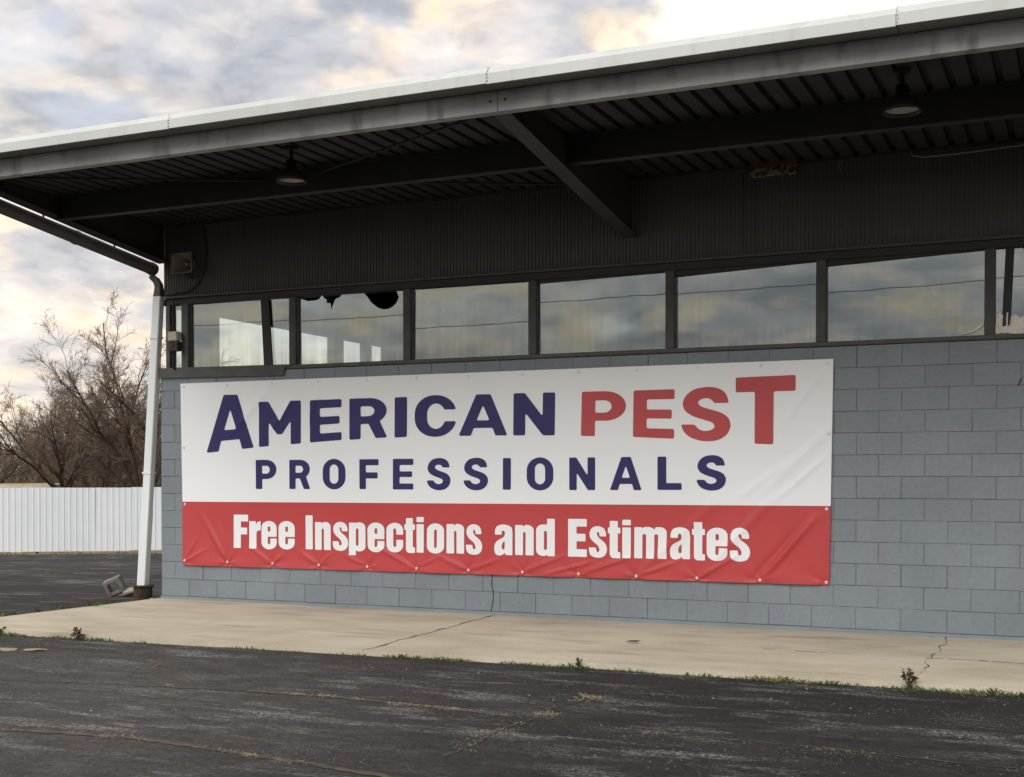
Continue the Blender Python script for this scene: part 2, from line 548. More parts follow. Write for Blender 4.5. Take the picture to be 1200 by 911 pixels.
# banner lettering: row, character, corners TL TR BR BL on the wall (x, z)
LETTERS = [
    (1, 'A', [(0.694, 2.41), (1.364, 2.401), (1.361, 1.789), (0.69, 1.735)]),
    (1, 'M', [(1.436, 2.312), (2.005, 2.316), (2.003, 1.831), (1.434, 1.796)]),
    (1, 'E', [(2.126, 2.314), (2.545, 2.318), (2.543, 1.864), (2.124, 1.84)]),
    (1, 'R', [(2.645, 2.319), (3.124, 2.321), (3.123, 1.885), (2.644, 1.864)]),
    (1, 'I', [(3.217, 2.318), (3.37, 2.321), (3.366, 1.887), (3.213, 1.882)]),
    (1, 'C', [(3.464, 2.331), (3.97, 2.329), (3.969, 1.886), (3.464, 1.882)]),
    (1, 'A', [(3.996, 2.328), (4.565, 2.321), (4.565, 1.888), (3.996, 1.89)]),
    (1, 'N', [(4.638, 2.325), (5.108, 2.322), (5.102, 1.881), (4.632, 1.887)]),
    (1, 'P', [(5.4, 2.32), (5.876, 2.317), (5.871, 1.859), (5.391, 1.871)]),
    (1, 'E', [(5.955, 2.317), (6.379, 2.319), (6.374, 1.831), (5.947, 1.854)]),
    (1, 'S', [(6.443, 2.331), (6.938, 2.331), (6.94, 1.794), (6.441, 1.811)]),
    (1, 'T', [(6.99, 2.413), (7.567, 2.42), (7.564, 1.756), (6.988, 1.782)]),
    (2, 'P', [(1.386, 1.648), (1.672, 1.648), (1.672, 1.314), (1.386, 1.314)]),
    (2, 'R', [(1.848, 1.646), (2.125, 1.646), (2.125, 1.316), (1.848, 1.316)]),
    (2, 'O', [(2.291, 1.655), (2.589, 1.655), (2.589, 1.314), (2.291, 1.314)]),
    (2, 'F', [(2.77, 1.648), (3.015, 1.648), (3.015, 1.319), (2.77, 1.319)]),
    (2, 'E', [(3.194, 1.65), (3.446, 1.65), (3.446, 1.317), (3.194, 1.317)]),
    (2, 'S', [(3.609, 1.656), (3.898, 1.656), (3.898, 1.311), (3.609, 1.311)]),
    (2, 'S', [(4.051, 1.656), (4.343, 1.656), (4.343, 1.312), (4.051, 1.312)]),
    (2, 'I', [(4.514, 1.651), (4.605, 1.651), (4.605, 1.32), (4.514, 1.32)]),
    (2, 'O', [(4.786, 1.656), (5.086, 1.656), (5.086, 1.314), (4.786, 1.314)]),
    (2, 'N', [(5.263, 1.652), (5.545, 1.652), (5.545, 1.32), (5.263, 1.32)]),
    (2, 'A', [(5.704, 1.654), (6.038, 1.654), (6.038, 1.322), (5.704, 1.322)]),
    (2, 'L', [(6.204, 1.655), (6.453, 1.655), (6.453, 1.326), (6.204, 1.326)]),
    (2, 'S', [(6.601, 1.666), (6.897, 1.666), (6.897, 1.321), (6.601, 1.321)]),
    (3, 'F', [(1.078, 1.016), (1.278, 1.016), (1.278, 0.63), (1.078, 0.63)]),
    (3, 'r', [(1.294, 0.943), (1.451, 0.943), (1.451, 0.628), (1.294, 0.628)]),
    (3, 'e', [(1.462, 0.949), (1.669, 0.949), (1.669, 0.623), (1.462, 0.623)]),
    (3, 'e', [(1.695, 0.951), (1.916, 0.951), (1.916, 0.627), (1.695, 0.627)]),
    (3, 'I', [(2.063, 1.02), (2.157, 1.02), (2.157, 0.637), (2.063, 0.637)]),
    (3, 'n', [(2.189, 0.949), (2.394, 0.949), (2.394, 0.634), (2.189, 0.634)]),
    (3, 's', [(2.421, 0.953), (2.621, 0.953), (2.621, 0.63), (2.421, 0.63)]),
    (3, 'p', [(2.632, 0.951), (2.843, 0.951), (2.843, 0.585), (2.632, 0.585)]),
    (3, 'e', [(2.871, 0.952), (3.086, 0.952), (3.086, 0.625), (2.871, 0.625)]),
    (3, 'c', [(3.112, 0.953), (3.323, 0.953), (3.323, 0.63), (3.112, 0.63)]),
    (3, 't', [(3.338, 1.007), (3.469, 1.007), (3.469, 0.629), (3.338, 0.629)]),
    (3, 'i', [(3.488, 1.02), (3.576, 1.02), (3.576, 0.635), (3.488, 0.635)]),
    (3, 'o', [(3.615, 0.954), (3.822, 0.954), (3.822, 0.63), (3.615, 0.63)]),
    (3, 'n', [(3.851, 0.953), (4.061, 0.953), (4.061, 0.636), (3.851, 0.636)]),
    (3, 's', [(4.083, 0.953), (4.274, 0.953), (4.274, 0.628), (4.083, 0.628)]),
    (3, 'a', [(4.417, 0.955), (4.625, 0.955), (4.625, 0.629), (4.417, 0.629)]),
    (3, 'n', [(4.656, 0.955), (4.866, 0.955), (4.866, 0.639), (4.656, 0.639)]),
    (3, 'd', [(4.893, 1.022), (5.102, 1.022), (5.102, 0.636), (4.893, 0.636)]),
    (3, 'E', [(5.249, 1.025), (5.455, 1.025), (5.455, 0.638), (5.249, 0.638)]),
    (3, 's', [(5.478, 0.955), (5.672, 0.955), (5.672, 0.634), (5.478, 0.634)]),
    (3, 't', [(5.683, 1.01), (5.816, 1.01), (5.816, 0.635), (5.683, 0.635)]),
    (3, 'i', [(5.837, 1.024), (5.927, 1.024), (5.927, 0.638), (5.837, 0.638)]),
    (3, 'm', [(5.964, 0.955), (6.301, 0.955), (6.301, 0.64), (5.964, 0.64)]),
    (3, 'a', [(6.335, 0.958), (6.54, 0.958), (6.54, 0.638), (6.335, 0.638)]),
    (3, 't', [(6.56, 1.012), (6.691, 1.012), (6.691, 0.636), (6.56, 0.636)]),
    (3, 'e', [(6.708, 0.96), (6.918, 0.96), (6.918, 0.636), (6.708, 0.636)]),
    (3, 's', [(6.94, 0.964), (7.137, 0.964), (7.137, 0.636), (6.94, 0.636)]),
]

# ---------------------------------------------------------------- ground, lot, walk
def build_ground():
    mb = MB()
    S = [-400, 0.5, 20.3, 60, 500]
    T = [-500, -40, -10, 10, 40, 500]
    for i in range(len(S) - 1):
        for j in range(len(T) - 1):
            q = [st(S[i], T[j]), st(S[i], T[j + 1]), st(S[i + 1], T[j + 1]), st(S[i + 1], T[j])]
            mb.face([(x, y, ground_z(x, y) - 0.03) for x, y in q])
    o = mb.build('ground', 'field')
    o['kind'] = 'structure'
    mb = MB()
    S = [-45, 0.5, 17.65]
    for i in range(2):
        q = [st(S[i], -45), st(S[i], 45), st(S[i + 1], 45), st(S[i + 1], -45)]
        mb.face([(x, y, ground_z(x, y)) for x, y in q])
    o = mb.build('parking_lot', 'asphalt')
    o['kind'] = 'structure'
    return o


lot = build_ground()


def jag(p, q, n, amp, seed):
    r = random.Random(seed)
    p, q = Vector(p), Vector(q)
    d = (q - p)
    w = Vector((-d.y, d.x)).normalized()
    out = [p]
    off = 0
    for k in range(1, n):
        off = off * 0.6 + r.uniform(-amp, amp)
        out.append(p + d * (k / n) + w * off)
    out.append(q)
    return out


def build_walk():
    base = empty('sidewalk', (0, 0, 0), None, None)
    del_ = base
    # front edge runs slightly askew to the wall
    def fy(x):
        if x < 0.66:
            return -3.12
        if x < 5.9:
            return -3.12 + (x - 0.66) / 5.24 * 0.31
        return -2.81 + (x - 5.9) / 3.8 * 0.075
    cracks = [jag((4.42, 0.0), (4.54, fy(4.54)), 34, 0.022, 3), jag((8.93, 0.0), (8.99, fy(8.99)), 30, 0.026, 5)]
    left = [Vector((-0.03, 0.0)), Vector((-0.05, -0.40)), Vector((-0.19, -2.30)), Vector((-0.27, -3.12))]
    right = [Vector((15, 0)), Vector((15, -2.7))]
    bounds = [left] + cracks + [right]
    obj0 = None
    for i in range(3):
        a, b = bounds[i], bounds[i + 1]
        g = 0.0018
        r = random.Random(20 + i)
        pa = [(p.x + (g if i else 0), p.y) for p in a]
        pb = [(p.x - (g if i < 2 else 0), p.y) for p in b]
        x0, x1 = pa[-1][0], pb[-1][0]
        n = int((x1 - x0) / 0.11)
        front = []
        for k in range(1, n):
            x = x0 + (x1 - x0) * k / n
            front.append((x, fy(x) + r.uniform(-0.008, 0.008) + 0.012 * math.sin(x * 2.3)))
        top = pa + front + pb[::-1]
        # top outline slightly rounded over at the edge: inset ring
        mb = MB()
        z = 0.0 - 0.004 * (i == 1)
        mb.prism([(x, min(y, 0.05) if y < -0.001 else 0.05) for x, y in top], 2, -0.2, z)
        if i == 0:
            o = mb.build('sidewalk', 'walk_concrete')
            o['kind'] = 'structure'
            obj0 = o
        else:
            mb.build('slab', 'walk_concrete', obj0)
    bpy.data.objects.remove(del_)
    # dark dirt lodged in the two cracks
    for ci, c in enumerate(cracks):
        mb = MB()
        for k in range(len(c) - 1):
            p, q = c[k], c[k + 1]
            w = 0.0012 + 0.0055 * max(0, math.sin(k * 0.9 + ci * 2.0)) ** 2
            mb.face([(p.x - w, p.y, 0.0015), (p.x + w, p.y, 0.0015), (q.x + w, q.y, 0.0015), (q.x - w, q.y, 0.0015)])
        mb.build('crack', 'crack_dark', obj0)
    # broken hairline along the slab near the right end
    mb = MB()
    r = random.Random(4)
    x = 7.6
    y = -1.45
    while x < 9.9:
        l_ = r.uniform(0.05, 0.22)
        if r.random() < 0.55:
            w = r.uniform(0.003, 0.010)
            mb.face([(x, y - w, 0.0017), (x + l_, y - w * 0.6 + r.uniform(-.01, .01), 0.0017), (x + l_, y + w * 0.5, 0.0017), (x, y + w, 0.0017)])
        x += l_ + 0.03
        y += r.uniform(-0.025, 0.025)
    mb.build('crack', 'crack_dark', obj0)
    return obj0, fy


walk, front_y = build_walk()

# ---------------------------------------------------------------- building
bld = empty('commercial_building', (0, 0, 0), 'grey painted block building with a strip of windows under a deep dark flat canopy', 'building')
BW, BH, BASE = 0.4064, 0.2032, 0.035
XR = 14.224            # right end of the building
NC = 13                # courses
ZS = BASE + NC * BH    # top of block work
ROOF_Z = 4.43


def build_wall():
    mb = MB()
    mb.box(0.0, XR, 0.0058, 0.2, -0.15, ZS)
    w = part(mb, 'front_wall', 'mortar_paint', bld)
    mb = MB()
    mb.box(-0.012, XR, -0.012, 0.006, -0.1, BASE - 0.004)
    part(mb, 'base_strip', 'base_paint', bld, bevel=0.004)
    r = random.Random(11)

    def block_mesh(width, idx):
        g = r.choice((0.0006, 0.0014, 0.0022, 0.0032, 0.0040))
        c = r.uniform(0.0012, 0.0040)
        hw, hh = width / 2 - g, BH / 2 - r.choice((0.0008, 0.0018, 0.0026, 0.0034))
        d = 0.0
        j = lambda: r.uniform(-0.0012, 0.0012)
        fv = [(-hw + c + j(), d + j(), -hh + c + j()), (hw - c + j(), d + j(), -hh + c + j()), (hw - c + j(), d + j(), hh - c + j()), (-hw + c + j(), d + j(), hh - c + j())]
        bv = [(-hw + j(), 0.0032, -hh + j()), (hw + j(), 0.0032, -hh + j()), (hw + j(), 0.0032, hh + j()), (-hw + j(), 0.0032, hh + j())]
        kv = [(x, 0.06, z) for x, _, z in bv]
        F = [(0, 1, 2, 3)]
        for k in range(4):
            k2 = (k + 1) % 4
            F.append((4 + k, 4 + k2, k2, k))
            F.append((8 + k, 8 + k2, 4 + k2, 4 + k))
        me = bpy.data.meshes.new('block')
        me.from_pydata(fv + bv + kv, [], F)
        me.update()
        me.materials.append(MATS['block_paint'])
        return me
    full = [block_mesh(BW, i) for i in range(28)]
    half = [block_mesh(BW / 2, i) for i in range(6)]
    for c in range(NC):
        z0 = BASE + c * BH
        z = z0 + BH / 2
        x = 0.0
        spans = []
        if c % 2 == 0:
            while x < XR - 0.01:
                spans.append((x, x + BW))
                x += BW
        else:
            spans.append((0, BW / 2))
            x = BW / 2
            while x < XR - 0.3:
                spans.append((x, x + BW))
                x += BW
            spans.append((x, XR))
        for a, b in spans:
            if a > 12.4:
                continue
            if a > 0.345 and b < 7.87 and z0 > 0.46 and z0 + BH < 2.53:
                continue      # wholly behind the banner
            fullw = (b - a) > 0.3
            o = bpy.data.objects.new('block', r.choice(full if fullw else half))
            COL.objects.link(o)
            o.parent = w
            o.location = ((a + b) / 2, r.uniform(-0.0012, 0.0012), z)
    # settlement crack running down the two lowest courses
    mb = MB()
    pts = [(4.38, 0.42), (4.372, 0.33), (4.39, 0.24), (4.392, 0.17), (4.38, 0.10), (4.365, 0.03)]
    for k in range(len(pts) - 1):
        (xa, za), (xb, zb) = pts[k], pts[k + 1]
        ww = 0.005
        mb.face([(xa - ww, -0.0032, za), (xb - ww, -0.0032, zb), (xb + ww, -0.0032, zb), (xa + ww, -0.0032, za)])
    part(mb, 'crack', 'crack_dark', w)
    # little flecks of bare block and paint drips
    mb = MB()
    for k, (xx, zz) in enumerate([(2.06, 0.236), (4.68, 0.385), (8.62, 2.03), (9.0, 1.9), (6.47, 2.60), (9.24, 2.66), (8.86, 2.37), (0.22, 2.645), (5.3, 2.62)]):
        n = 6
        rr_ = r.uniform(0.008, 0.014)
        mb.face([(xx + rr_ * 0.6 * math.cos(a), -0.0036, zz + rr_ * math.sin(a) * r.uniform(0.7, 1.4)) for a in [2 * math.pi * q / n for q in range(n)]])
    part(mb, 'paint_fleck', 'stone_pale', w)
    mb = MB()
    mb.face([(9.52, -0.0036, 2.26), (9.53, -0.0036, 2.262), (9.555, -0.0036, 2.335), (9.548, -0.0036, 2.335)])
    part(mb, 'scratch', 'crack_dark', w)
    # side, rear and far walls with the side window strip
    mb = MB()
    mb.box(0.0, 0.2, 0.203, 9.0, -0.15, 2.72)
    part(mb, 'side_wall', 'block_paint', bld)
    mb = MB()
    mb.box(0.0, 0.16, 0.10, 9.0, 3.48, 4.4815)
    part(mb, 'side_wall_head', 'interior_wall', bld)
    for ya, yb in ((0.46, 0.95), (3.62, 3.88), (4.53, 4.68), (5.16, 9.0)):
        mb = MB()
        mb.box(0.02, 0.14, ya, yb, 2.722, 3.478)
        part(mb, 'side_pier', 'interior_wall', bld)
    mb = MB()
    mb.box(0.0, XR, 9.003, 9.2, -0.15, 4.4815)
    part(mb, 'rear_wall', 'interior_dark', bld)
    mb = MB()
    mb.box(XR - 0.2, XR - 0.002, 0.203, 9.0, -0.15, 4.4815)
    part(mb, 'end_wall', 'interior_dark', bld)
    mb = MB()
    mb.box(0.201, XR - 0.201, 0.201, 9.0, 0.0, 0.05)
    part(mb, 'interior_floor', 'interior_dark', bld)
    mb = MB()
    mb.box(0.161, XR - 0.201, 0.161, 9.0, 4.36, 4.40)
    part(mb, 'interior_ceiling', 'interior_dark', bld)
    return w


wall = build_wall()


def build_windows():
    # sill, header, mullions
    mb = MB()
    mb.box(0.02, XR, -0.022, 0.16, ZS + 0.004, 2.722)
    part(mb, 'window_sill', 'window_trim', bld, bevel=0.006)
    # loose flashing strip over the sill by the corner
    mb = MB()
    mb.prism([(0.0, 2.63), (1.76, 2.606), (1.80, 2.70), (1.92, 2.728), (0.0, 2.748)], 1, -0.034, -0.024)
    part(mb, 'sill_flashing', 'window_trim', bld)
    mb = MB()
    mb.box(0.02, XR, 0.0, 0.16, 3.492, 3.566)
    part(mb, 'window_header', 'steel_dark', bld, bevel=0.004)
    # drip edge of the siding
    mb = MB()
    mb.box(0.05, XR, -0.045, -0.004, 3.568, 3.586)
    part(mb, 'drip_edge', 'window_trim', bld)
    xm = [0.115, 0.365, 1.879, 3.356, 4.839, 6.319, 7.795, 9.284, 10.764, 12.244, 13.724]
    for k, x in enumerate(xm):
        w = 0.045 if k else 0.03
        if k == 1:
            w = 0.05
        mb = MB()
        mb.box(x - w, x + w, -0.010, 0.12, 2.724, 3.490)
        part(mb, 'mullion', 'window_trim', bld, bevel=0.005)
    r = random.Random(5)
    heads = [(0, 0), (0, 0), (0.0, 0.0), (0.0, 0.0), (0.01, 0.0), (0.035, 0.0), (0.03, 0.0), (0.0, 0.0), (0, 0), (0, 0)]
    for k in range(len(xm) - 1):
        xa = xm[k] + (0.052 if k == 1 else 0.047)
        xb = xm[k + 1] - 0.047
        za, zb = 2.726, 3.488
        top = [(xb, zb), (xa, zb)]
        if k == 2:       # broken pane: pieces missing along the head
            top = [(xb, zb), (3.195, zb), (3.225, 3.415), (3.19, 3.35), (3.135, 3.312), (3.08, 3.296), (3.027, 3.294), (2.96, 3.318), (2.877, 3.38), (2.83, 3.44), (2.786, zb),
                   (2.50, zb), (2.47, 3.46), (2.41, 3.44), (2.395, 3.40), (2.36, 3.33), (2.352, 3.40), (2.30, 3.405), (2.305, 3.44), (2.27, 3.46), (2.25, zb),
                   (2.228, zb), (2.205, 3.455), (2.15, 3.442), (2.061, 3.438), (1.99, 3.46), (xa, 3.475)]
        if k == 7:
            top = [(9.80, zb), (9.66, 3.47), (9.62, 3.40), (9.57, 3.45), (9.55, zb), (xa, zb)]
            top = [(xb, zb)] + top
        poly = [(xa, za), (xb, za)] + top
        mb = MB()
        i0 = 0
        cx, cz = (xa + xb) / 2, (za + zb) / 2
        mb.prism([(x - cx, z - cz) for x, z in poly], 1, -0.003, 0.003)
        o = mb.build('window_pane', 'window_glass', bld)
        o.location = (cx, 0.055, cz)
        # old panes never sit quite parallel
        o.rotation_euler = (R(r.uniform(-0.35, 0.35)), 0, R(r.uniform(-0.45, 0.45)))
        h = heads[k]
        if h[0]:
            mb = MB()
            mb.prism([(xa, 3.489), (xa, 3.489 - h[0] - 0.02), (xb, 3.487 - h[1]), (xb, 3.489)], 1, 0.02, 0.05)
            part(mb, 'head_strip', 'steel_dark', bld)
    # dark strips standing in for the unlit interior seen through gaps in two panes
    for pts in ([(1.427, 3.489), (1.533, 3.489), (1.588, 2.724), (1.47, 2.724)], [(9.412, 3.489), (9.482, 3.489), (9.46, 2.91), (9.447, 2.80), (9.39, 2.80), (9.388, 2.91)]):
        mb = MB()
        mb.prism(pts, 1, 0.022, 0.040)
        part(mb, 'dark_gap_strip', 'steel_dark', bld)


build_windows()


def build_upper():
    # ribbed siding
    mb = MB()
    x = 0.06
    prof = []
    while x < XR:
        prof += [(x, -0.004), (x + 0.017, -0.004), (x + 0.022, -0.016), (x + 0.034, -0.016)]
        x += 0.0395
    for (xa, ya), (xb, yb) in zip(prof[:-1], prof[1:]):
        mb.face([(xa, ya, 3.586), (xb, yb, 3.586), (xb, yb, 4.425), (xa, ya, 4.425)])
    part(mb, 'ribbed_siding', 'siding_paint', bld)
    mb = MB()
    mb.box(0.062, XR, 0.0, 0.16, 3.570, 4.4815)
    part(mb, 'upper_wall', 'interior_dark', bld)
    # overlapping joint strip and its water stain
    for xx in (7.06, 7.16):
        mb = MB()
        mb.box(xx, xx + 0.012, -0.024, -0.017, 3.59, 4.33)
        part(mb, 'siding_joint', 'window_trim', bld)
    # ceiling of the inside
    roof = MB()
    roof.box(-0.10, XR + 0.1, -3.25, 9.3, 4.482, 4.535)
    rf = part(roof, 'roof', 'steel_dark', bld)
    # fluted deck
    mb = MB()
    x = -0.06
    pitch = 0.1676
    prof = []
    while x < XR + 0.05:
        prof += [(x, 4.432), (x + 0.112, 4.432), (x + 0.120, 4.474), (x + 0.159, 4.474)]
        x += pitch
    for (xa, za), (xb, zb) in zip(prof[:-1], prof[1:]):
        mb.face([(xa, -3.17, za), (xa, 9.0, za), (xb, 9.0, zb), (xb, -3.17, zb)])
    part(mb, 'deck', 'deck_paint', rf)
    # steel channel along the front edge
    for xa, xb in ((-0.06, 5.925), (5.931, 11.85), (11.856, XR + 0.05)):
        mb = MB()
        mb.prism([(-3.19, 4.268), (-3.182, 4.268), (-3.182, 4.268), (-3.10, 4.268), (-3.10, 4.276), (-3.182, 4.276), (-3.182, 4.420), (-3.10, 4.420), (-3.10, 4.428), (-3.19, 4.428)], 0, xa, xb)
        part(mb, 'edge_beam', 'edge_beam_paint', rf)
        for xx in (xa + 0.06, xb - 0.06):
            b = MB()
            b.lathe([(0.0, 0.006), (0.010, 0.005), (0.012, 0.0)], 10)
            b.v = [(xx + v[0], -3.1905 - v[2], 4.352 + v[1]) for v in b.v]
            part(b, 'bolt', 'steel_dark', rf)
    # white sheet metal eave, in lengths
    xs = [-0.10, 2.946, 5.941, 8.915, 11.90, XR + 0.1]
    for k in range(5):
        dz = (0.0, 0.003, -0.002, 0.004, 0.0)[k]
        xa, xb = xs[k] + 0.002, xs[k + 1] - 0.002
        mb = MB()
        prof = [(-3.212, 4.440), (-3.405, 4.432 + dz), (-3.409, 4.414 + dz), (-3.422, 4.414 + dz), (-3.424, 4.492 + dz), (-3.412, 4.500 + dz), (-3.372, 4.548 + dz), (-3.360, 4.553 + dz), (-3.05, 4.562), (-3.05, 4.5365), (-3.252, 4.5365), (-3.252, 4.4305)]
        mb.prism(prof, 0, xa, xb)
        part(mb, 'eave_trim', 'eave_white', rf)
        mb = MB()
        mb.prism([(-3.402, 4.420 + dz), (-3.402, 4.428 + dz), (-3.215, 4.436), (-3.215, 4.424)], 0, xa, xb)
        part(mb, 'eave_soffit', 'soffit_grey', rf)
        if k:
            b = MB()
            for q in range(5):
                zc = 4.43 + q * 0.024
                b.box(xa + 0.004 + 0.005 * (q % 2), xa + 0.009 + 0.005 * (q % 2), -3.4280, -3.4245, zc, zc + 0.006)
            part(b, 'eave_seam', 'rust', rf)
    # tapered cantilever rafters
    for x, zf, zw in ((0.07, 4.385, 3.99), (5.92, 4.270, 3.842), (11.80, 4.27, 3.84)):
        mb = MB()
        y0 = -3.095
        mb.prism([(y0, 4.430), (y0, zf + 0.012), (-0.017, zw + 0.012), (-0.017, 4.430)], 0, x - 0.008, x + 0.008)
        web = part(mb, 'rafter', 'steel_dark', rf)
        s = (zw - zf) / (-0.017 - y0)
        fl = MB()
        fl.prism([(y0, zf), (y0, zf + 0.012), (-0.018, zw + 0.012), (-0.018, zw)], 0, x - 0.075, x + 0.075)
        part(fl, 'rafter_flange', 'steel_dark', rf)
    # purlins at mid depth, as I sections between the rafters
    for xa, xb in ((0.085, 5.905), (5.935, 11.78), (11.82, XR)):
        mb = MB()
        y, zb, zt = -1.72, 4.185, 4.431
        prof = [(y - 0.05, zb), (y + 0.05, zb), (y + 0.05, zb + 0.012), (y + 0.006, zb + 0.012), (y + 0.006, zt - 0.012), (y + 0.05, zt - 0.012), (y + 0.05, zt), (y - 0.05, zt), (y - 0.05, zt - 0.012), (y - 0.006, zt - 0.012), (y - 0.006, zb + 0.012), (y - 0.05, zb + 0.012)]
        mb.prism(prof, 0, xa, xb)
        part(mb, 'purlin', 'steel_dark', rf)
    # bearing angle along the wall top
    mb = MB()
    mb.box(0.15, XR, -0.060, -0.018, 4.396, 4.4305)
    part(mb, 'ledger_angle', 'steel_dark', rf)
    # cross bracing rods of the left bay
    for a, b in (((0.3, -0.3, 4.34), (5.80, -2.95, 4.36)), ((0.3, -2.95, 4.36), (5.80, -0.2, 4.34))):
        mb = MB()
        mb.tube([a, b], 0.011, 6)
        part(mb, 'brace_rod', 'deck_paint', rf)


build_upper()


# ---------------------------------------------------------------- banner with its lettering
def seg_d(X, Z, a, b):
    ax, az = a
    bx_, bz = b
    dx, dz = bx_ - ax, bz - az
    l2 = dx * dx + dz * dz
    t = np.clip(((X - ax) * dx + (Z - az) * dz) / l2, 0, 1)
    # signed perpendicular distance and position along
    d = np.hypot(X - ax - t * dx, Z - az - t * dz)
    return d, t


GROM_X = [0.362 + k * (7.86 - 0.362) / 12 for k in range(13)]
FOLDS = [  # (start, end, height, width): creases in the cloth
    ((7.235, 0.46), (7.80, 1.12), 0.020, 0.045), ((7.16, 0.47), (7.62, 0.98), -0.010, 0.05),
    ((6.62, 0.46), (7.45, 1.35), 0.009, 0.06), ((6.62, 0.46), (7.05, 0.72), 0.012, 0.03),
    ((5.99, 0.47), (6.9, 1.30), 0.008, 0.07), ((5.99, 0.46), (6.42, 0.62), 0.013, 0.028), ((5.37, 0.46), (5.95, 0.66), 0.014, 0.03),
    ((5.0, 0.45), (5.55, 0.60), 0.010, 0.022), ((4.72, 0.46), (5.25, 0.66), 0.010, 0.028), ((4.12, 0.46), (4.5, 0.60), 0.010, 0.026),
    ((4.11, 0.46), (3.72, 0.62), 0.010, 0.028), ((3.48, 0.46), (2.95, 0.70), 0.013, 0.032), ((3.49, 0.46), (3.8, 0.62), 0.008, 0.024),
    ((2.86, 0.46), (2.55, 0.60), 0.011, 0.028), ((2.23, 0.46), (2.42, 0.62), 0.010, 0.026), ((2.23, 0.46), (1.95, 0.63), 0.010, 0.028),
    ((1.61, 0.46), (1.28, 0.66), 0.011, 0.030), ((1.61, 0.46), (1.78, 0.58), 0.009, 0.024),
    ((0.985, 0.46), (0.62, 1.02), 0.014, 0.040), ((0.985, 0.46), (0.86, 0.95), 0.010, 0.035), ((0.37, 0.46), (0.55, 0.75), 0.008, 0.03), ((0.37, 0.46), (0.72, 0.62), 0.009, 0.026),
    ((2.24, 2.50), (2.10, 2.0), 0.005, 0.03), ((2.245, 2.52), (2.27, 1.75), 0.006, 0.022), ((1.61, 2.5), (1.0, 1.9), 0.007, 0.06), ((1.9, 2.35), (1.5, 1.85), 0.005, 0.05),
    ((7.86, 2.50), (7.40, 1.9), 0.007, 0.05), ((7.88, 1.9), (7.2, 1.25), 0.009, 0.06), ((7.86, 1.65), (7.35, 1.2), 0.008, 0.035), ((7.5, 1.6), (6.95, 1.2), 0.006, 0.05),
    ((2.86, 1.18), (2.87, 0.75), 0.004, 0.012), ((2.5, 2.4), (2.45, 1.2), 0.003, 0.08),
]


def disp(X, Z):
    """how far the cloth stands off the wall"""
    X = np.asarray(X, float)
    Z = np.asarray(Z, float)
    h = 0.026 + 0.003 * np.sin(X * 1.9 + 0.5) * np.sin(Z * 2.1) + 0.0022 * np.sin(X * 5.3 + Z * 3.1)
    for k, gx in enumerate(GROM_X):
        dx, dz = X - gx, Z - 0.455
        d = np.hypot(dx, dz) + 1e-6
        an = np.arctan2(dz, dx)
        h += 0.008 * np.exp(-d / 0.17) * np.sin(6 * an + k * 1.7) * np.clip(d / 0.05, 0, 1)
        h -= 0.010 * np.exp(-(d / 0.05) ** 2)
    ph = (X - GROM_X[0]) / (GROM_X[1] - GROM_X[0])
    h += 0.005 * (1 - np.cos(2 * np.pi * ph)) * np.exp(-np.clip(Z - 0.44, 0, 9) / 0.12)
    h += 0.0025 * (1 - np.cos(2 * np.pi * ph)) * np.exp(-np.clip(2.55 - Z, 0, 9) / 0.10)
    for a, b, amp, w in FOLDS:
        d, t = seg_d(X, Z, a, b)
        h += 1.45 * amp * np.exp(-(d / (0.72 * w)) ** 2) * np.sin(np.pi * (0.12 + 0.88 * t)) ** 0.8
    return np.clip(h, 0.008, 0.08)


ban = empty('banner', (4.1, -0.02, 0.43), 'large white and red vinyl banner lettered in navy, red and white on the block wall', 'banner')
TL, TR_, BR_, BL = (0.312, 2.555), (7.916, 2.559), (7.887, 0.437), (0.330, 0.408)


def bilerp(q, u, v):
    """q: TL, TR, BR, BL corners; u right, v up"""
    tl, tr, br, bl = q
    x = (1 - u) * ((1 - v) * bl[0] + v * tl[0]) + u * ((1 - v) * br[0] + v * tr[0])
    z = (1 - u) * ((1 - v) * bl[1] + v * tl[1]) + u * ((1 - v) * br[1] + v * tr[1])
    return x, z


def cloth(name, mat, quad, nx, nz):
    u, v = np.meshgrid(np.linspace(0, 1, nx + 1), np.linspace(0, 1, nz + 1))
    X, Z = bilerp(quad, u, v)
    Y = -disp(X, Z)
    V = np.stack([X, Y, Z], -1).reshape(-1, 3)
    mb = MB()
    mb.v = [tuple(map(float, p)) for p in V]
    w = nx + 1
    for j in range(nz):
        for i in range(nx):
            a = j * w + i
            mb.f.append((a, a + 1, a + w + 1, a + w))
    return part(mb, name, mat, ban, smooth=True)


SL, SR = (0.334, 1.160), (7.899, 1.182)
cloth('white_field', 'vinyl_white', (TL, TR_, SR, SL), 480, 88)
cloth('red_field', 'vinyl_red', (SL, SR, BR_, BL), 560, 60)


def hem():
    # rolled hem and cloth thickness round the rim
    for name, mat, path in (('top_hem', 'vinyl_white', [SL, TL, TR_, SR]), ('bottom_hem', 'vinyl_red', [SR, BR_, BL, SL])):
        mb = MB()
        pts = []
        for a, b in zip(path[:-1], path[1:]):
            n = max(8, int(math.hypot(b[0] - a[0], b[1] - a[1]) / 0.03))
            for k in range(n):
                pts.append((a[0] + (b[0] - a[0]) * k / n, a[1] + (b[1] - a[1]) * k / n))
        pts.append(path[-1])
        P = np.array(pts)
        Y = -disp(P[:, 0], P[:, 1])
        for k in range(len(pts) - 1):
            (xa, za), (xb, zb) = pts[k], pts[k + 1]
            mb.face([(xa, float(Y[k]), za), (xb, float(Y[k + 1]), zb), (xb, -0.002, zb), (xa, -0.002, za)])
        part(mb, name, mat, ban)


hem()


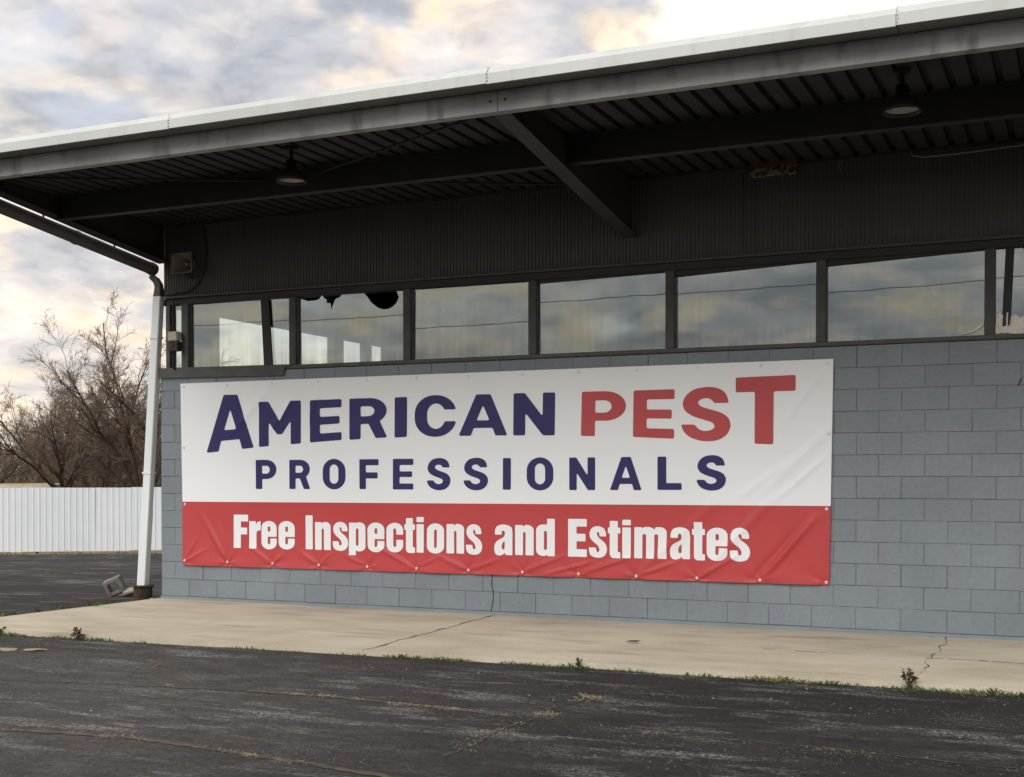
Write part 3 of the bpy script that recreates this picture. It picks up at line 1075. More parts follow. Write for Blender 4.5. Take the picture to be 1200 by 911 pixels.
def grommets():
    me = None
    spots = [(x, 0.462) for x in GROM_X] + [(x, 2.520) for x in GROM_X] + [(0.368, 1.128), (7.862, 1.152), (7.878, 1.86), (0.36, 1.80)]
    for x, z in spots:
        if me is None:
            mb = MB()
            mb.lathe([(0.004, 0.001), (0.0045, 0.004), (0.010, 0.005), (0.0145, 0.003), (0.016, 0.0)], 12)
            mb.v = [(a, -c, b) for a, b, c in mb.v]
            o = mb.build('grommet', 'grommet_metal', ban, smooth=True)
            me = o.data
        else:
            o = bpy.data.objects.new('grommet', me)
            COL.objects.link(o)
            o.parent = ban
        y = -float(disp(x, z))
        o.location = (x - ban.location.x, y - 0.002 - ban.location.y, z - ban.location.z)


grommets()


# glyphs are drawn as filled outlines in a unit box (u right, v up)
def bx(x0, y0, x1, y1):
    return [(x0, y0), (x1, y0), (x1, y1), (x0, y1)]


def rr(x0, y0, x1, y1, bl=(0, 0), br=(0, 0), tr=(0, 0), tl=(0, 0)):
    out = []
    for (cx, cy, (rx, ry), a0) in ((x0, y0, bl, 180), (x1, y0, br, 270), (x1, y1, tr, 0), (x0, y1, tl, 90)):
        if rx <= 0:
            out.append((cx, cy))
            continue
        ox = cx + rx if cx == x0 else cx - rx
        oy = cy + ry if cy == y0 else cy - ry
        for k in range(10):
            a = math.radians(a0 + 10 * k)
            out.append((ox + rx * math.cos(a), oy + ry * math.sin(a)))
    return out


def ro(x0, y0, x1, y1, rx, ry):
    return rr(x0, y0, x1, y1, (rx, ry), (rx, ry), (rx, ry), (rx, ry))


def smooth_poly(runs, n=6):
    """runs: open Catmull-Rom pieces joined by sharp corners"""
    out = []
    for pts in runs:
        P = [pts[0]] + list(pts) + [pts[-1]]
        for k in range(1, len(P) - 2):
            p0, p1, p2, p3 = P[k - 1], P[k], P[k + 1], P[k + 2]
            for q in range(n):
                t = q / n
                out.append(tuple(0.5 * (2 * p1[d] + (p2[d] - p0[d]) * t + (2 * p0[d] - 5 * p1[d] + 4 * p2[d] - p3[d]) * t * t + (3 * p1[d] - p0[d] - 3 * p2[d] + p3[d]) * t ** 3) for d in (0, 1)))
        out.append(pts[-1])
    return out


def norm(pts, x0, x1, y0, y1):
    return [((x - x0) / (x1 - x0), (y1 - y) / (y1 - y0)) for x, y in pts]


S_WIDE = smooth_poly([
    norm([(425, 300), (402, 237), (350, 203), (280, 193), (195, 206), (138, 247), (115, 303), (134, 354), (190, 390), (262, 413), (312, 430), (330, 452), (318, 474), (276, 487), (236, 481), (213, 465), (195, 445)], 102, 435, 193, 556),
    norm([(104, 445), (122, 492), (165, 530), (222, 550), (280, 556), (350, 546), (408, 511), (435, 452), (420, 400), (375, 366), (310, 345), (245, 325), (217, 299), (232, 277), (270, 267), (306, 276), (325, 300)], 102, 435, 193, 556)])
S_COND = smooth_poly([
    norm([(1004, 258), (1002, 228), (984, 194), (940, 178), (896, 192), (876, 226), (878, 263), (900, 296), (935, 325), (950, 350), (952, 370), (940, 382), (929, 372), (925, 345)], 870, 1010, 178, 425),
    norm([(870, 345), (873, 385), (892, 413), (940, 425), (986, 413), (1009, 375), (1006, 331), (985, 299), (950, 271), (935, 248), (932, 232), (941, 222), (951, 234), (953, 258)], 870, 1010, 178, 425)])
A_COND = smooth_poly([
    norm([(273, 403), (273, 300), (273, 222), (260, 182), (205, 165), (154, 179), (137, 215), (137, 245)], 132, 273, 165, 408),
    norm([(190, 245), (191, 222), (203, 211), (214, 224), (213, 250), (198, 268), (160, 290), (137, 320), (132, 360), (142, 396), (168, 408), (198, 401), (216, 384)], 132, 273, 165, 408),
    norm([(220, 403), (240, 403)], 132, 273, 165, 408)])
A_HOLE = norm([(214, 290), (198, 306), (190, 330), (191, 352), (203, 364), (214, 350)], 132, 273, 165, 408)


def glyph(ch, row):
    """list of (add, polygon)"""
    if row < 3:
        G = {
            'A': [(1, [(0, 0), (.363, 1), (.658, 1), (1, 0), (.755, 0), (.70, .185), (.31, .185), (.255, 0)]), (0, [(.503, .74), (.37, .37), (.634, .37)])],
            'M': [(1, [(0, 0), (0, 1), (.225, 1), (.5, .545), (.755, 1), (1, 1), (1, 0), (.76, 0), (.76, .54), (.56, .25), (.44, .25), (.24, .54), (.24, 0)])],
            'E': [(1, bx(0, 0, .33, 1)), (1, bx(0, .80, 1, 1)), (1, bx(0, .405, .94, .59)), (1, bx(0, 0, 1, .195))],
            'F': [(1, bx(0, 0, .335, 1)), (1, bx(0, .80, 1, 1)), (1, bx(0, .36, .95, .56))],
            'I': [(1, bx(0, 0, 1, 1))],
            'L': [(1, bx(0, 0, .365, 1)), (1, bx(0, 0, 1, .205))],
            'N': [(1, [(0, 0), (0, 1), (.275, 1), (.71, .44), (.71, 1), (1, 1), (1, 0), (.72, 0), (.29, .535), (.29, 0)])],
            'P': [(1, bx(0, 0, .31, 1)), (1, rr(0, .345, 1, 1, (0, 0), (.47, .327), (.47, .327))), (0, rr(.31, .525, .68, .80, (0, 0), (.17, .137), (.17, .137)))],
            'R': [(1, bx(0, 0, .30, 1)), (1, rr(0, .365, .985, 1, (0, 0), (.45, .317), (.45, .317))), (0, rr(.30, .555, .665, .80, (0, 0), (.16, .122), (.16, .122))), (1, [(.49, .40), (.72, .52), (.80, .43), (1, 0), (.70, 0)])],
            'O': [(1, ro(0, 0, 1, 1, .5, .40)), (0, ro(.31, .185, .69, .815, .19, .16))],
            'C': [(1, ro(0, 0, 1, 1, .48, .44)), (0, ro(.30, .19, .73, .80, .215, .25)), (0, bx(.69, .367, 1.1, .65)), (0, bx(.5, .40, .75, .62))],
            'T': [(1, bx(0, .775, 1, 1)), (1, bx(.325, 0, .64, .9))],
            'S': [(1, S_WIDE)],
        }
    else:
        slit_o = ro(.42, .18, .58, .80, .08, .055)
        G = {
            'F': [(1, bx(0, 0, .50, 1)), (1, bx(0, .80, 1, 1)), (1, bx(0, .41, .93, .615))],
            'E': [(1, bx(0, 0, .45, 1)), (1, bx(0, .80, 1, 1)), (1, bx(0, .41, .93, .61)), (1, bx(0, 0, 1, .20))],
            'I': [(1, bx(0, 0, 1, 1))],
            'r': [(1, smooth_poly([[(0, 0), (0, 1)], [(.56, 1), (.585, .86)], [(.68, .95), (.80, .99), (1, 1)], [(1, .665), (.84, .665), (.68, .63), (.63, .55)], [(.63, 0), (.3, 0)]]))],
            'e': [(1, ro(0, 0, 1, 1, .5, .24)), (0, ro(.42, .615, .585, .815, .08, .055)), (0, bx(.42, .385, 1.1, .445)), (0, ro(.42, .175, .585, .445, .08, .055)), (0, bx(.42, .36, .585, .445)), (1, bx(.585, .445, 1.0, .615)), ],
            'c': [(1, ro(0, 0, 1, 1, .5, .24)), (0, ro(.41, .18, .59, .81, .09, .055)), (0, bx(.5, .43, 1.1, .60))],
            'o': [(1, ro(0, 0, 1, 1, .5, .24)), (0, slit_o)],
            'n': [(1, bx(0, 0, .43, .99)), (1, rr(.3, 0, 1, 1, (0, 0), (0, 0), (.36, .17), (.25, .10))), (0, rr(.43, -.1, .57, .765, (0, 0), (0, 0), (.07, .045), (.07, .045))), (0, [(.43, 1.02), (.43, .925), (.50, .965), (.56, 1.02)])],
            'm': [(1, bx(0, 0, .25, .99)), (1, rr(.18, 0, .63, 1, (0, 0), (0, 0), (.20, .15), (.14, .10))), (1, rr(.55, 0, 1, 1, (0, 0), (0, 0), (.21, .17), (.15, .11))), (0, rr(.25, -.1, .365, .775, (0, 0), (0, 0), (.055, .04), (.055, .04))), (0, rr(.62, -.1, .735, .775, (0, 0), (0, 0), (.055, .04), (.055, .04))), (0, [(.25, 1.02), (.25, .93), (.32, 1.02)]), (0, [(.56, 1.02), (.615, .90), (.67, 1.02)])],
            'p': [(1, bx(0, 0, .43, .985)), (1, rr(.25, .12, 1, 1, (.25, .08), (.38, .15), (.38, .15), (.25, .08))), (0, ro(.42, .285, .58, .82, .08, .05)), (0, [(.43, 1.02), (.43, .94), (.55, 1.02)]), (0, [(.43, .0), (.43, .165), (.56, .11), (.56, 0)])],
            'd': [(1, bx(.585, 0, 1, 1)), (1, rr(0, 0, .8, .845, (.38, .16), (.25, .08), (.25, .08), (.38, .16))), (0, ro(.42, .16, .585, .675, .08, .05)), (0, [(.585, -.02), (.585, .055), (.46, -.02)])],
            't': [(1, rr(.15, 0, .80, 1, (.3, .12))), (1, bx(0, .665, 1, .82)), (1, rr(.2, 0, 1, .165, (.3, .10)))],
            'i': [(1, bx(0, 0, 1, .80)), (1, bx(0, .855, 1, 1))],
            's': [(1, S_COND)],
            'a': [(1, A_COND), (0, A_HOLE)],
        }
    return G[ch]


def inside(poly, X, Y):
    r = np.zeros(X.shape, bool)
    n = len(poly)
    for k in range(n):
        x0, y0 = poly[k]
        x1, y1 = poly[(k + 1) % n]
        if y0 == y1:
            continue
        c = ((y0 > Y) != (y1 > Y)) & (X < (x1 - x0) * (Y - y0) / (y1 - y0) + x0)
        r ^= c
    return r


def letter(row, ch, quad):
    w = 0.5 * (quad[1][0] - quad[0][0] + quad[2][0] - quad[3][0])
    h = 0.5 * (quad[0][1] - quad[3][1] + quad[1][1] - quad[2][1])
    cell = (0.0065, 0.005, 0.0042)[row - 1]
    sig = (1.25, 1.1, 0.9)[row - 1]
    nx, ny = int(round(w / cell)), int(round(h / cell))
    pad = 3
    ss = 4
    gx = (np.arange((nx + 1 + 2 * pad) * ss) + 0.5) / ss - 0.5 - pad
    gy = (np.arange((ny + 1 + 2 * pad) * ss) + 0.5) / ss - 0.5 - pad
    U, V = np.meshgrid(gx / nx, gy / ny)
    m = np.zeros(U.shape, bool)
    for add, poly in glyph(ch, row):
        i = inside(poly, U, V)
        m = (m | i) if add else (m & ~i)
    H_, W_ = m.shape
    f = m.reshape(H_ // ss, ss, W_ // ss, ss).mean((1, 3))
    ks = np.exp(-0.5 * (np.arange(-4, 5) / sig) ** 2)
    ks /= ks.sum()
    for ax in (0, 1):
        f = np.apply_along_axis(lambda a: np.convolve(a, ks, 'same'), ax, f)
    f = f - 0.5
    u = (np.arange(W_ // ss) - pad) / nx
    v = (np.arange(H_ // ss) - pad) / ny
    pts = []
    key = {}
    faces = []

    def vid(k, uu, vv):
        i = key.get(k)
        if i is None:
            i = key[k] = len(pts)
            pts.append((uu, vv))
        return i
    for j in range(f.shape[0] - 1):
        for i in range(f.shape[1] - 1):
            c = ((i, j), (i + 1, j), (i + 1, j + 1), (i, j + 1))
            val = [f[b, a] for a, b in c]
            if max(val) <= 0:
                continue
            out = []
            for k in range(4):
                a, b = c[k], c[(k + 1) % 4]
                va, vb = val[k], val[(k + 1) % 4]
                if va > 0:
                    out.append(vid(a, u[a[0]], v[a[1]]))
                if (va > 0) != (vb > 0):
                    t = va / (va - vb)
                    kk = (min(a, b), max(a, b))
                    out.append(vid(kk, u[a[0]] + (u[b[0]] - u[a[0]]) * t, v[a[1]] + (v[b[1]] - v[a[1]]) * t))
            if len(out) > 2:
                faces.append(tuple(out))
    P = np.array(pts)
    X, Z = bilerp(quad, P[:, 0], P[:, 1])
    Y = -disp(X, Z) - 0.0028
    mb = MB()
    mb.v = [(float(a), float(b), float(c)) for a, b, c in zip(X, Y, Z)]
    mb.f = faces
    mat = 'print_white' if row == 3 else ('print_red' if row == 1 and X.mean() > 5.2 else 'print_navy')
    part(mb, 'letter', mat, ban, smooth=True)


for row, ch, quad in LETTERS:
    letter(row, ch, quad)

# ---------------------------------------------------------------- things on and by the building
def gutter_pipe():
    t = empty('drain_pipe', (-0.12, -0.02, 3.93), 'dark round drain pipe sloping along the left edge of the canopy', 'pipe')
    mb = MB()
    a, b = Vector((-0.14, -3.35, 4.375)), Vector((-0.14, 0.06, 3.942))
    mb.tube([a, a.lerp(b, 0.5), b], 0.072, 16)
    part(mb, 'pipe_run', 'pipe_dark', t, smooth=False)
    for f in (0.18, 0.62, 0.985):
        c = a.lerp(b, f)
        d = (b - a).normalized() * 0.02
        mb = MB()
        mb.tube([c - d, c + d], 0.079, 16)
        part(mb, 'coupling', 'pipe_dark', t)
    for f in (0.12, 0.48, 0.80):
        c = a.lerp(b, f)
        mb = MB()
        mb.box(c.x - 0.004, c.x + 0.004, c.y - 0.012, c.y + 0.012, c.z + 0.07, 4.47)
        part(mb, 'hanger', 'steel_dark', t)


gutter_pipe()


def downspout():
    t = empty('downspout', (-0.26, -0.03, 0.1), 'white square metal downspout leaning against the building corner', 'downspout')
    a, b = Vector((-0.265, -0.03, 0.10)), Vector((0.000, -0.03, 3.60))
    mb = MB()
    hw, hd = 0.060, 0.045

    def sect(p):
        return [(p.x - hw, p.y - hd, p.z), (p.x + hw, p.y - hd, p.z), (p.x + hw, p.y + hd, p.z), (p.x - hw, p.y + hd, p.z)]

    def loft(mb, secs):
        i = len(mb.v)
        for s in secs:
            mb.v += s
        for k in range(len(secs) - 1):
            for j in range(4):
                j2 = (j + 1) % 4
                mb.f.append((i + 4 * k + j, i + 4 * k + j2, i + 4 * k + 4 + j2, i + 4 * k + 4 + j))
        mb.f.append((i + 3, i + 2, i + 1, i))
        e = i + 4 * (len(secs) - 1)
        mb.f.append((e, e + 1, e + 2, e + 3))
    seam = a.lerp(b, 0.27)
    loft(mb, [sect(a), sect(seam)])
    part(mb, 'lower_length', 'pipe_white', t, bevel=0.006)
    mb = MB()
    hw, hd = 0.056, 0.042
    loft(mb, [sect(seam + Vector((0, 0, -0.03))), sect(b)])
    part(mb, 'upper_length', 'pipe_white', t, bevel=0.006)
    # crimped elbow turning out under the drain pipe
    mb = MB()
    secs = []
    for k, (dx, dz, tilt) in enumerate([(0, 0, 0), (0.008, 0.07, 0.0), (0.004, 0.13, 0.35), (-0.03, 0.19, 0.8), (-0.09, 0.235, 1.1), (-0.12, 0.25, 1.15)]):
        c = b + Vector((dx, 0, dz))
        ux, uz = math.cos(tilt), math.sin(tilt)
        hw, hd = 0.052 - 0.005 * k, 0.044 - 0.004 * k
        secs.append([(c.x - ux * hw, c.y - hd, c.z - uz * hw), (c.x + ux * hw, c.y - hd, c.z + uz * hw), (c.x + ux * hw, c.y + hd, c.z + uz * hw), (c.x - ux * hw, c.y + hd, c.z - uz * hw)])
    loft(mb, secs)
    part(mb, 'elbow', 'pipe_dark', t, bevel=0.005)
    for f in (0.40, 0.86):
        c = a.lerp(b, f)
        mb = MB()
        mb.box(c.x - 0.063, c.x + 0.063, c.y - 0.050, c.y + 0.05, c.z - 0.012, c.z + 0.012)
        part(mb, 'strap', 'pipe_white', t)
    p = MB()
    p.lathe([(0.0, 0.0), (0.108, 0.0), (0.110, 0.15), (0.112, 0.17), (0.128, 0.172), (0.134, 0.185), (0.128, 0.198), (0.098, 0.198), (0.094, 0.16), (0.0, 0.15)], 28)
    o = p.build('drain_collar', 'rust', None, smooth=False)
    o.location = (-0.262, -0.03, -0.045)
    tag(o, 'rusty brown iron drain collar holding the foot of the white downspout', 'drain collar')


downspout()


def loudspeaker():
    c = Vector((0.50, -0.20, 3.935))
    t = empty('loudspeaker', (0.50, 0.0, 3.93), 'small square horn loudspeaker under the canopy at the building corner', 'loudspeaker')
    mb = MB()
    hw, hh = 0.145, 0.115

    def ring(y, s):
        return [(c.x - hw * s, y, c.z - hh * s), (c.x + hw * s, y, c.z - hh * s), (c.x + hw * s, y, c.z + hh * s), (c.x - hw * s, y, c.z + hh * s)]
    secs = [ring(-0.04, 0.35), ring(-0.10, 0.45), ring(-0.17, 0.75), ring(-0.215, 1.0), ring(-0.228, 1.03), ring(-0.228, 0.93), ring(-0.18, 0.66), ring(-0.12, 0.34), ring(-0.08, 0.22)]
    for s in secs:
        mb.v += s
    for k in range(len(secs) - 1):
        for j in range(4):
            j2 = (j + 1) % 4
            mb.f.append((4 * k + j, 4 * k + j2, 4 * k + 4 + j2, 4 * k + 4 + j))
    mb.f.append((3, 2, 1, 0))
    n = 4 * (len(secs) - 1)
    mb.f.append((n, n + 1, n + 2, n + 3))
    part(mb, 'horn', 'horn_grey', t)
    mb = MB()
    mb.lathe([(0.0, 0.016), (0.012, 0.014), (0.017, 0.004), (0.017, -0.06)], 14)
    mb.v = [(c.x + v[0], -0.14 - v[2], c.z + v[1]) for v in mb.v]
    part(mb, 'driver_cap', 'cream_plastic', t, smooth=True)
    mb = MB()
    mb.box(c.x - 0.02, c.x + 0.02, -0.12, -0.017, c.z - 0.15, c.z - 0.135)
    mb.box(c.x - 0.02, c.x + 0.02, -0.12, -0.108, c.z - 0.135, c.z - 0.05)
    part(mb, 'bracket', 'steel_dark', t)
    mb = MB()
    mb.tube([(0.66, -0.03, 4.41), (0.69, -0.03, 4.25), (0.71, -0.03, 4.05), (0.685, -0.03, 3.88), (0.60, -0.03, 3.73), (0.50, -0.035, 3.655), (0.40, -0.04, 3.625), (0.28, -0.05, 3.620), (0.12, -0.05, 3.605)], 0.011, 7)
    o = mb.build('cable', 'cable_black')
    tag(o, 'black cable looping down the siding beside the horn loudspeaker', 'cable')


loudspeaker()


def meter_box():
    t = empty('electrical_box', (0.255, -0.02, 2.73), 'small cream and black electrical box on a thin conduit at the corner window', 'electrical box')
    mb = MB()
    mb.box(0.195, 0.335, -0.115, -0.022, 3.055, 3.165)
    part(mb, 'cover', 'cream_plastic', t, bevel=0.008)
    mb = MB()
    mb.box(0.200, 0.338, -0.105, -0.022, 2.935, 3.052)
    part(mb, 'housing', 'black_plastic', t, bevel=0.008)
    mb = MB()
    mb.lathe([(0.0, 0.006), (0.026, 0.005), (0.03, 0.0)], 16)
    mb.v = [(0.255 + v[0], -0.1055 - v[2], 3.0 + v[1]) for v in mb.v]
    part(mb, 'dial', 'steel_dark', t)
    for za, zb in ((3.166, 3.568), (2.724, 2.934)):
        mb = MB()
        mb.tube([(0.235, -0.05, za), (0.235, -0.05, zb)], 0.013, 10)
        part(mb, 'conduit', 'cable_black', t)


meter_box()


def canopy_lamp(x, y, label):
    t = empty('canopy_lamp', (x, y, 4.43), label, 'lamp', 'shaded lamps under the canopy')
    z = 4.13
    mb = MB()
    mb.lathe([(0.126, 0.012), (0.137, -0.014), (0.140, -0.014), (0.140, 0.006), (0.128, 0.035), (0.105, 0.075), (0.062, 0.10), (0.046, 0.115), (0.046, 0.18), (0.0, 0.182)], 32, (x, y, z))
    part(mb, 'shade', 'lamp_metal', t, smooth=True)
    mb = MB()
    mb.lathe([(0.0, 0.002), (0.06, 0.003), (0.11, 0.006), (0.126, 0.010), (0.0, 0.014)], 32, (x, y, z))
    part(mb, 'lens', 'lamp_lens', t, smooth=True)
    mb = MB()
    mb.tube([(x, y, z + 0.18), (x, y, 4.432)], 0.018, 10)
    part(mb, 'stem', 'lamp_metal', t)
    mb = MB()
    mb.lathe([(0.0, 0.0), (0.055, 0.0), (0.06, 0.02), (0.06, 0.03)], 20, (x, y, 4.40))
    part(mb, 'ceiling_plate', 'lamp_metal', t)


canopy_lamp(8.83, -2.43, 'dark shaded canopy lamp with pale lens on the right, above the two right-hand windows')
canopy_lamp(3.52, -2.43, 'dark shaded canopy lamp with pale lens on the left, near the building corner')


def rust_box():
    t = empty('junction_box', (7.37, -0.1, 4.33), 'rusty peeling metal box fixed high on the dark siding', 'metal box')
    mb = MB()
    mb.box(7.15, 7.58, -0.13, -0.018, 4.315, 4.375)
    mb.box(7.15, 7.58, -0.122, -0.018, 4.372, 4.425)
    part(mb, 'body', 'peeled_paint', t)
    mb = MB()
    mb.box(7.155, 7.585, -0.135, -0.123, 4.385, 4.428)
    part(mb, 'rusted_rim', 'rust_bright', t)


rust_box()


def cables():
    mb = MB()
    mb.tube([(9.9, -0.07, 4.385), (9.5, -0.08, 4.36), (9.0, -0.07, 4.345), (8.72, -0.07, 4.345), (8.62, -0.06, 4.37), (8.6, -0.05, 4.42)], 0.010, 6)
    mb.tube([(8.0, -0.07, 4.392), (7.97, -0.09, 4.34), (7.99, -0.09, 4.29)], 0.007, 6)
    o = mb.build('conduit', 'cable_grey')
    tag(o, 'thin grey conduit running along the top of the siding at the right', 'conduit')
    # overhead service wire across the lot, seen mirrored in the panes
    pts = []
    for k in range(31):
        x = -70 + k * 4.0
        pts.append((x, -27.0, 6.95 + 0.00045 * (x + 14) ** 2))
    mb = MB()
    mb.tube(pts, 0.013, 5)
    o = mb.build('overhead_wire', 'cable_black')
    tag(o, 'thin overhead wire mirrored as a dark line across the left window panes', 'wire')


cables()


def torn_sheet():
    # crumpled pale sheet caught at the foot of the rightmost pane
    r = random.Random(3)
    t = empty('torn_sheet', (9.5, 0.02, 2.725), 'crumpled white torn plastic sheet caught in the rightmost window', 'plastic sheet')
    mb = MB()
    n, m = 46, 7
    grid = []
    for j in range(m + 1):
        for i in range(n + 1):
            u, v = i / n, j / m
            x = 9.335 + u * 0.42
            top = 2.90 - 0.03 * u + 0.018 * math.sin(u * 37) * (1 - u)
            z = 2.727 + v * (top - 2.727) + 0.01 * math.sin(9 * u)
            sk = x + 0.05 * (v - 0.5) * (0.6 - u)
            y = 0.028 - 0.012 * math.sin(u * 60 + v * 2.0) * (1 - 0.6 * u) + r.uniform(-0.002, 0.002)
            mb.v.append((sk, y, z))
    w = n + 1
    for j in range(m):
        for i in range(n):
            a = j * w + i
            mb.f.append((a, a + 1, a + w + 1, a + w))
    part(mb, 'sheet', 'torn_sheet', t)
    mb = MB()
    pts = [(9.03, 2.742, 0.006), (9.09, 2.75, 0.008), (9.15, 2.77, 0.009), (9.20, 2.80, 0.012), (9.234, 2.835, 0.020)]
    for (xa, za, wa), (xb, zb, wb) in zip(pts[:-1], pts[1:]):
        mb.face([(xa, 0.03, za - wa), (xb, 0.03, zb - wb), (xb, 0.026, zb + wb), (xa, 0.026, za + wa)])
    part(mb, 'loose_edge', 'torn_sheet', t)


torn_sheet()


# ---------------------------------------------------------------- loose things on the ground
def lump(name, mat, size, loc, seed, label, cat, rot=0.0, group=None):
    r = random.Random(seed)
    bm = bmesh.new()
    bmesh.ops.create_icosphere(bm, subdivisions=2, radius=0.5)
    for v in bm.verts:
        k = 1 + r.uniform(-0.28, 0.28)
        v.co = Vector((v.co.x * size[0] * k, v.co.y * size[1] * k, max(v.co.z, -0.25) * size[2] * k))
    me = bpy.data.meshes.new(name)
    bm.to_mesh(me)
    bm.free()
    me.materials.append(MATS[mat])
    o = bpy.data.objects.new(name, me)
    COL.objects.link(o)
    o.location = loc
    o.rotation_euler = (0, 0, rot)
    return tag(o, label, cat, group)


def cinder_block():
    t = empty('concrete_block', (-1.08, 0.46, ground_z(-1.08, 0.46)), 'tilted grey hollow concrete block lying on the asphalt left of the downspout', 'concrete block')
    # one celled block, open cell facing out
    w, h, d, th = 0.225, 0.195, 0.18, 0.042
    bm = bmesh.new()
    mb = MB()
    outer = [(-w / 2, 0), (w / 2, 0), (w / 2, h), (-w / 2, h)]
    inner = [(-w / 2 + th, th), (w / 2 - th, th), (w / 2 - th - 0.01, h - th), (-w / 2 + th + 0.01, h - th)]
    for y, sgn in ((-d / 2, 1), (d / 2, -1)):
        for k in range(4):
            k2 = (k + 1) % 4
            q = [outer[k], outer[k2], inner[k2], inner[k]]
            mb.face([(x, y, z) for x, z in (q if sgn > 0 else q[::-1])])
    for loop, sgn in ((outer, 1), (inner, -1)):
        for k in range(4):
            k2 = (k + 1) % 4
            a, b = loop[k], loop[k2]
            q = [(a[0], -d / 2, a[1]), (a[0], d / 2, a[1]), (b[0], d / 2, b[1]), (b[0], -d / 2, b[1])]
            mb.face(q if sgn > 0 else q[::-1])
    o = mb.build('shell', 'cinder', t, bevel=0.006)
    o.rotation_euler = (0.15, R(-24), R(31))
    o.location = (0.0, 0.0, 0.05)
    mb = MB()
    mb.prism([(-0.16, 0.0), (0.16, 0.02), (0.15, 0.055), (-0.15, 0.05)], 1, -0.07, 0.07)
    o = mb.build('broken_web', 'cinder', t, bevel=0.006)
    o.location = (0.10, 0.05, 0.0)
    o.rotation_euler = (0, 0, R(25))
    mb = MB()
    mb.prism([(-0.15, 0.0), (0.17, 0.07), (0.17, 0.10), (-0.15, 0.03)], 1, -0.10, 0.10)
    o = mb.build('stone_slab', 'stone_pale', None, bevel=0.006)
    o.location = (-0.86, 0.53, ground_z(-0.86, 0.53) + 0.045)
    o.rotation_euler = (R(12), 0, R(38))
    tag(o, 'pale broken stone slab propped between the hollow block and the drain collar', 'stone slab')


cinder_block()
lump('rubble_stone', 'stone_pale', (0.06, 0.05, 0.05), (-0.075, -0.10, -0.02), 1, 'small pale rubble stone between the drain collar and the wall corner', 'stone', 0.4)
lump('rubble_stone', 'cinder', (0.10, 0.05, 0.06), (-0.10, -0.16, -0.035), 2, 'grey rubble stone on the ground right of the drain collar', 'stone', 1.0)
lump('flat_chip', 'thatch', (0.20, 0.12, 0.030), (1.53, -3.90, -0.045), 3, 'pale flat stone chip on the asphalt at the far left edge of the picture', 'stone chip', 0.5)
lump('flat_chip', 'thatch', (0.20, 0.10, 0.025), (1.78, -3.80, -0.045), 4, 'second pale flat stone chip on the asphalt, right of the leftmost one', 'stone chip', 0.3)
lump('brick_chip', 'brick_red', (0.10, 0.05, 0.02), (3.35, -4.02, -0.047), 5, 'reddish brick chip on the asphalt before the sidewalk', 'brick chip', 0.8)


# a dead leaf curled on the slab
def leaf_scrap():
    mb = MB()
    pts = [(-0.07, 0.0, 0.006), (-0.03, -0.025, 0.014), (0.03, -0.022, 0.010), (0.075, 0.0, 0.022), (0.03, 0.025, 0.012), (-0.03, 0.022, 0.020)]
    c = (0.0, 0.0, 0.024)
    for k in range(6):
        mb.face([pts[k], pts[(k + 1) % 6], c])
    o = mb.build('dead_leaf', 'rust')
    o.location = (6.47, -1.55, 0.0)
    o.rotation_euler = (0, 0, 0.4)
    tag(o, 'curled brown dead leaf lying on the pale sidewalk', 'leaf')


leaf_scrap()


# ---------------------------------------------------------------- cracks in the lot, dry grass and weeds
CRACKS = [
    [(2.2, -5.2), (2.75, -5.10), (3.4, -4.98), (4.1, -4.83), (4.8, -4.75), (5.46, -4.71), (6.1, -4.76), (6.55, -4.80), (6.8, -4.84)],
    [(3.6, -6.55), (4.18, -6.47), (4.7, -6.38), (5.2, -6.345), (5.8, -6.42), (6.3, -6.47), (6.7, -6.53), (7.3, -6.62), (8.0, -6.7)],
    [(7.02, -3.98), (6.97, -4.3), (6.90, -4.5), (6.99, -4.72), (6.93, -4.98), (6.90, -5.3), (6.95, -5.7), (6.93, -6.05)],
    [(7.0, -4.86), (7.45, -4.93), (7.9, -4.98), (8.4, -4.97), (8.9, -4.99), (9.5, -5.05), (10.2, -5.1)],
    [(-1.3, 2.6), (-0.9, 3.1), (-0.5, 3.6)],
    [(-6.2, 4.3), (-5.2, 5.0), (-4.3, 5.7)],
]
DENS = [  # (crack, along range, tufts per metre, height)
    (0, 0.40, 0.72, 30, 0.035), (0, 0.72, 0.96, 36, 0.026), (0, 0.96, 1.0, 130, 0.03), (1, 0.02, 0.36, 42, 0.03), (1, 0.36, 0.75, 22, 0.026),
    (2, 0.0, 0.10, 40, 0.035), (2, 0.30, 0.40, 32, 0.03), (2, 0.48, 0.95, 9, 0.025), (3, 0.05, 0.25, 20, 0.02), (3, 0.52, 0.62, 60, 0.022), (5, 0.0, 1.0, 20, 0.05)]


def along(path, f):
    d = [0]
    for a, b in zip(path[:-1], path[1:]):
        d.append(d[-1] + math.hypot(b[0] - a[0], b[1] - a[1]))
    t = f * d[-1]
    for k in range(len(path) - 1):
        if t <= d[k + 1] or k == len(path) - 2:
            q = (t - d[k]) / (d[k + 1] - d[k])
            return (path[k][0] + (path[k + 1][0] - path[k][0]) * q, path[k][1] + (path[k + 1][1] - path[k][1]) * q), d[-1]


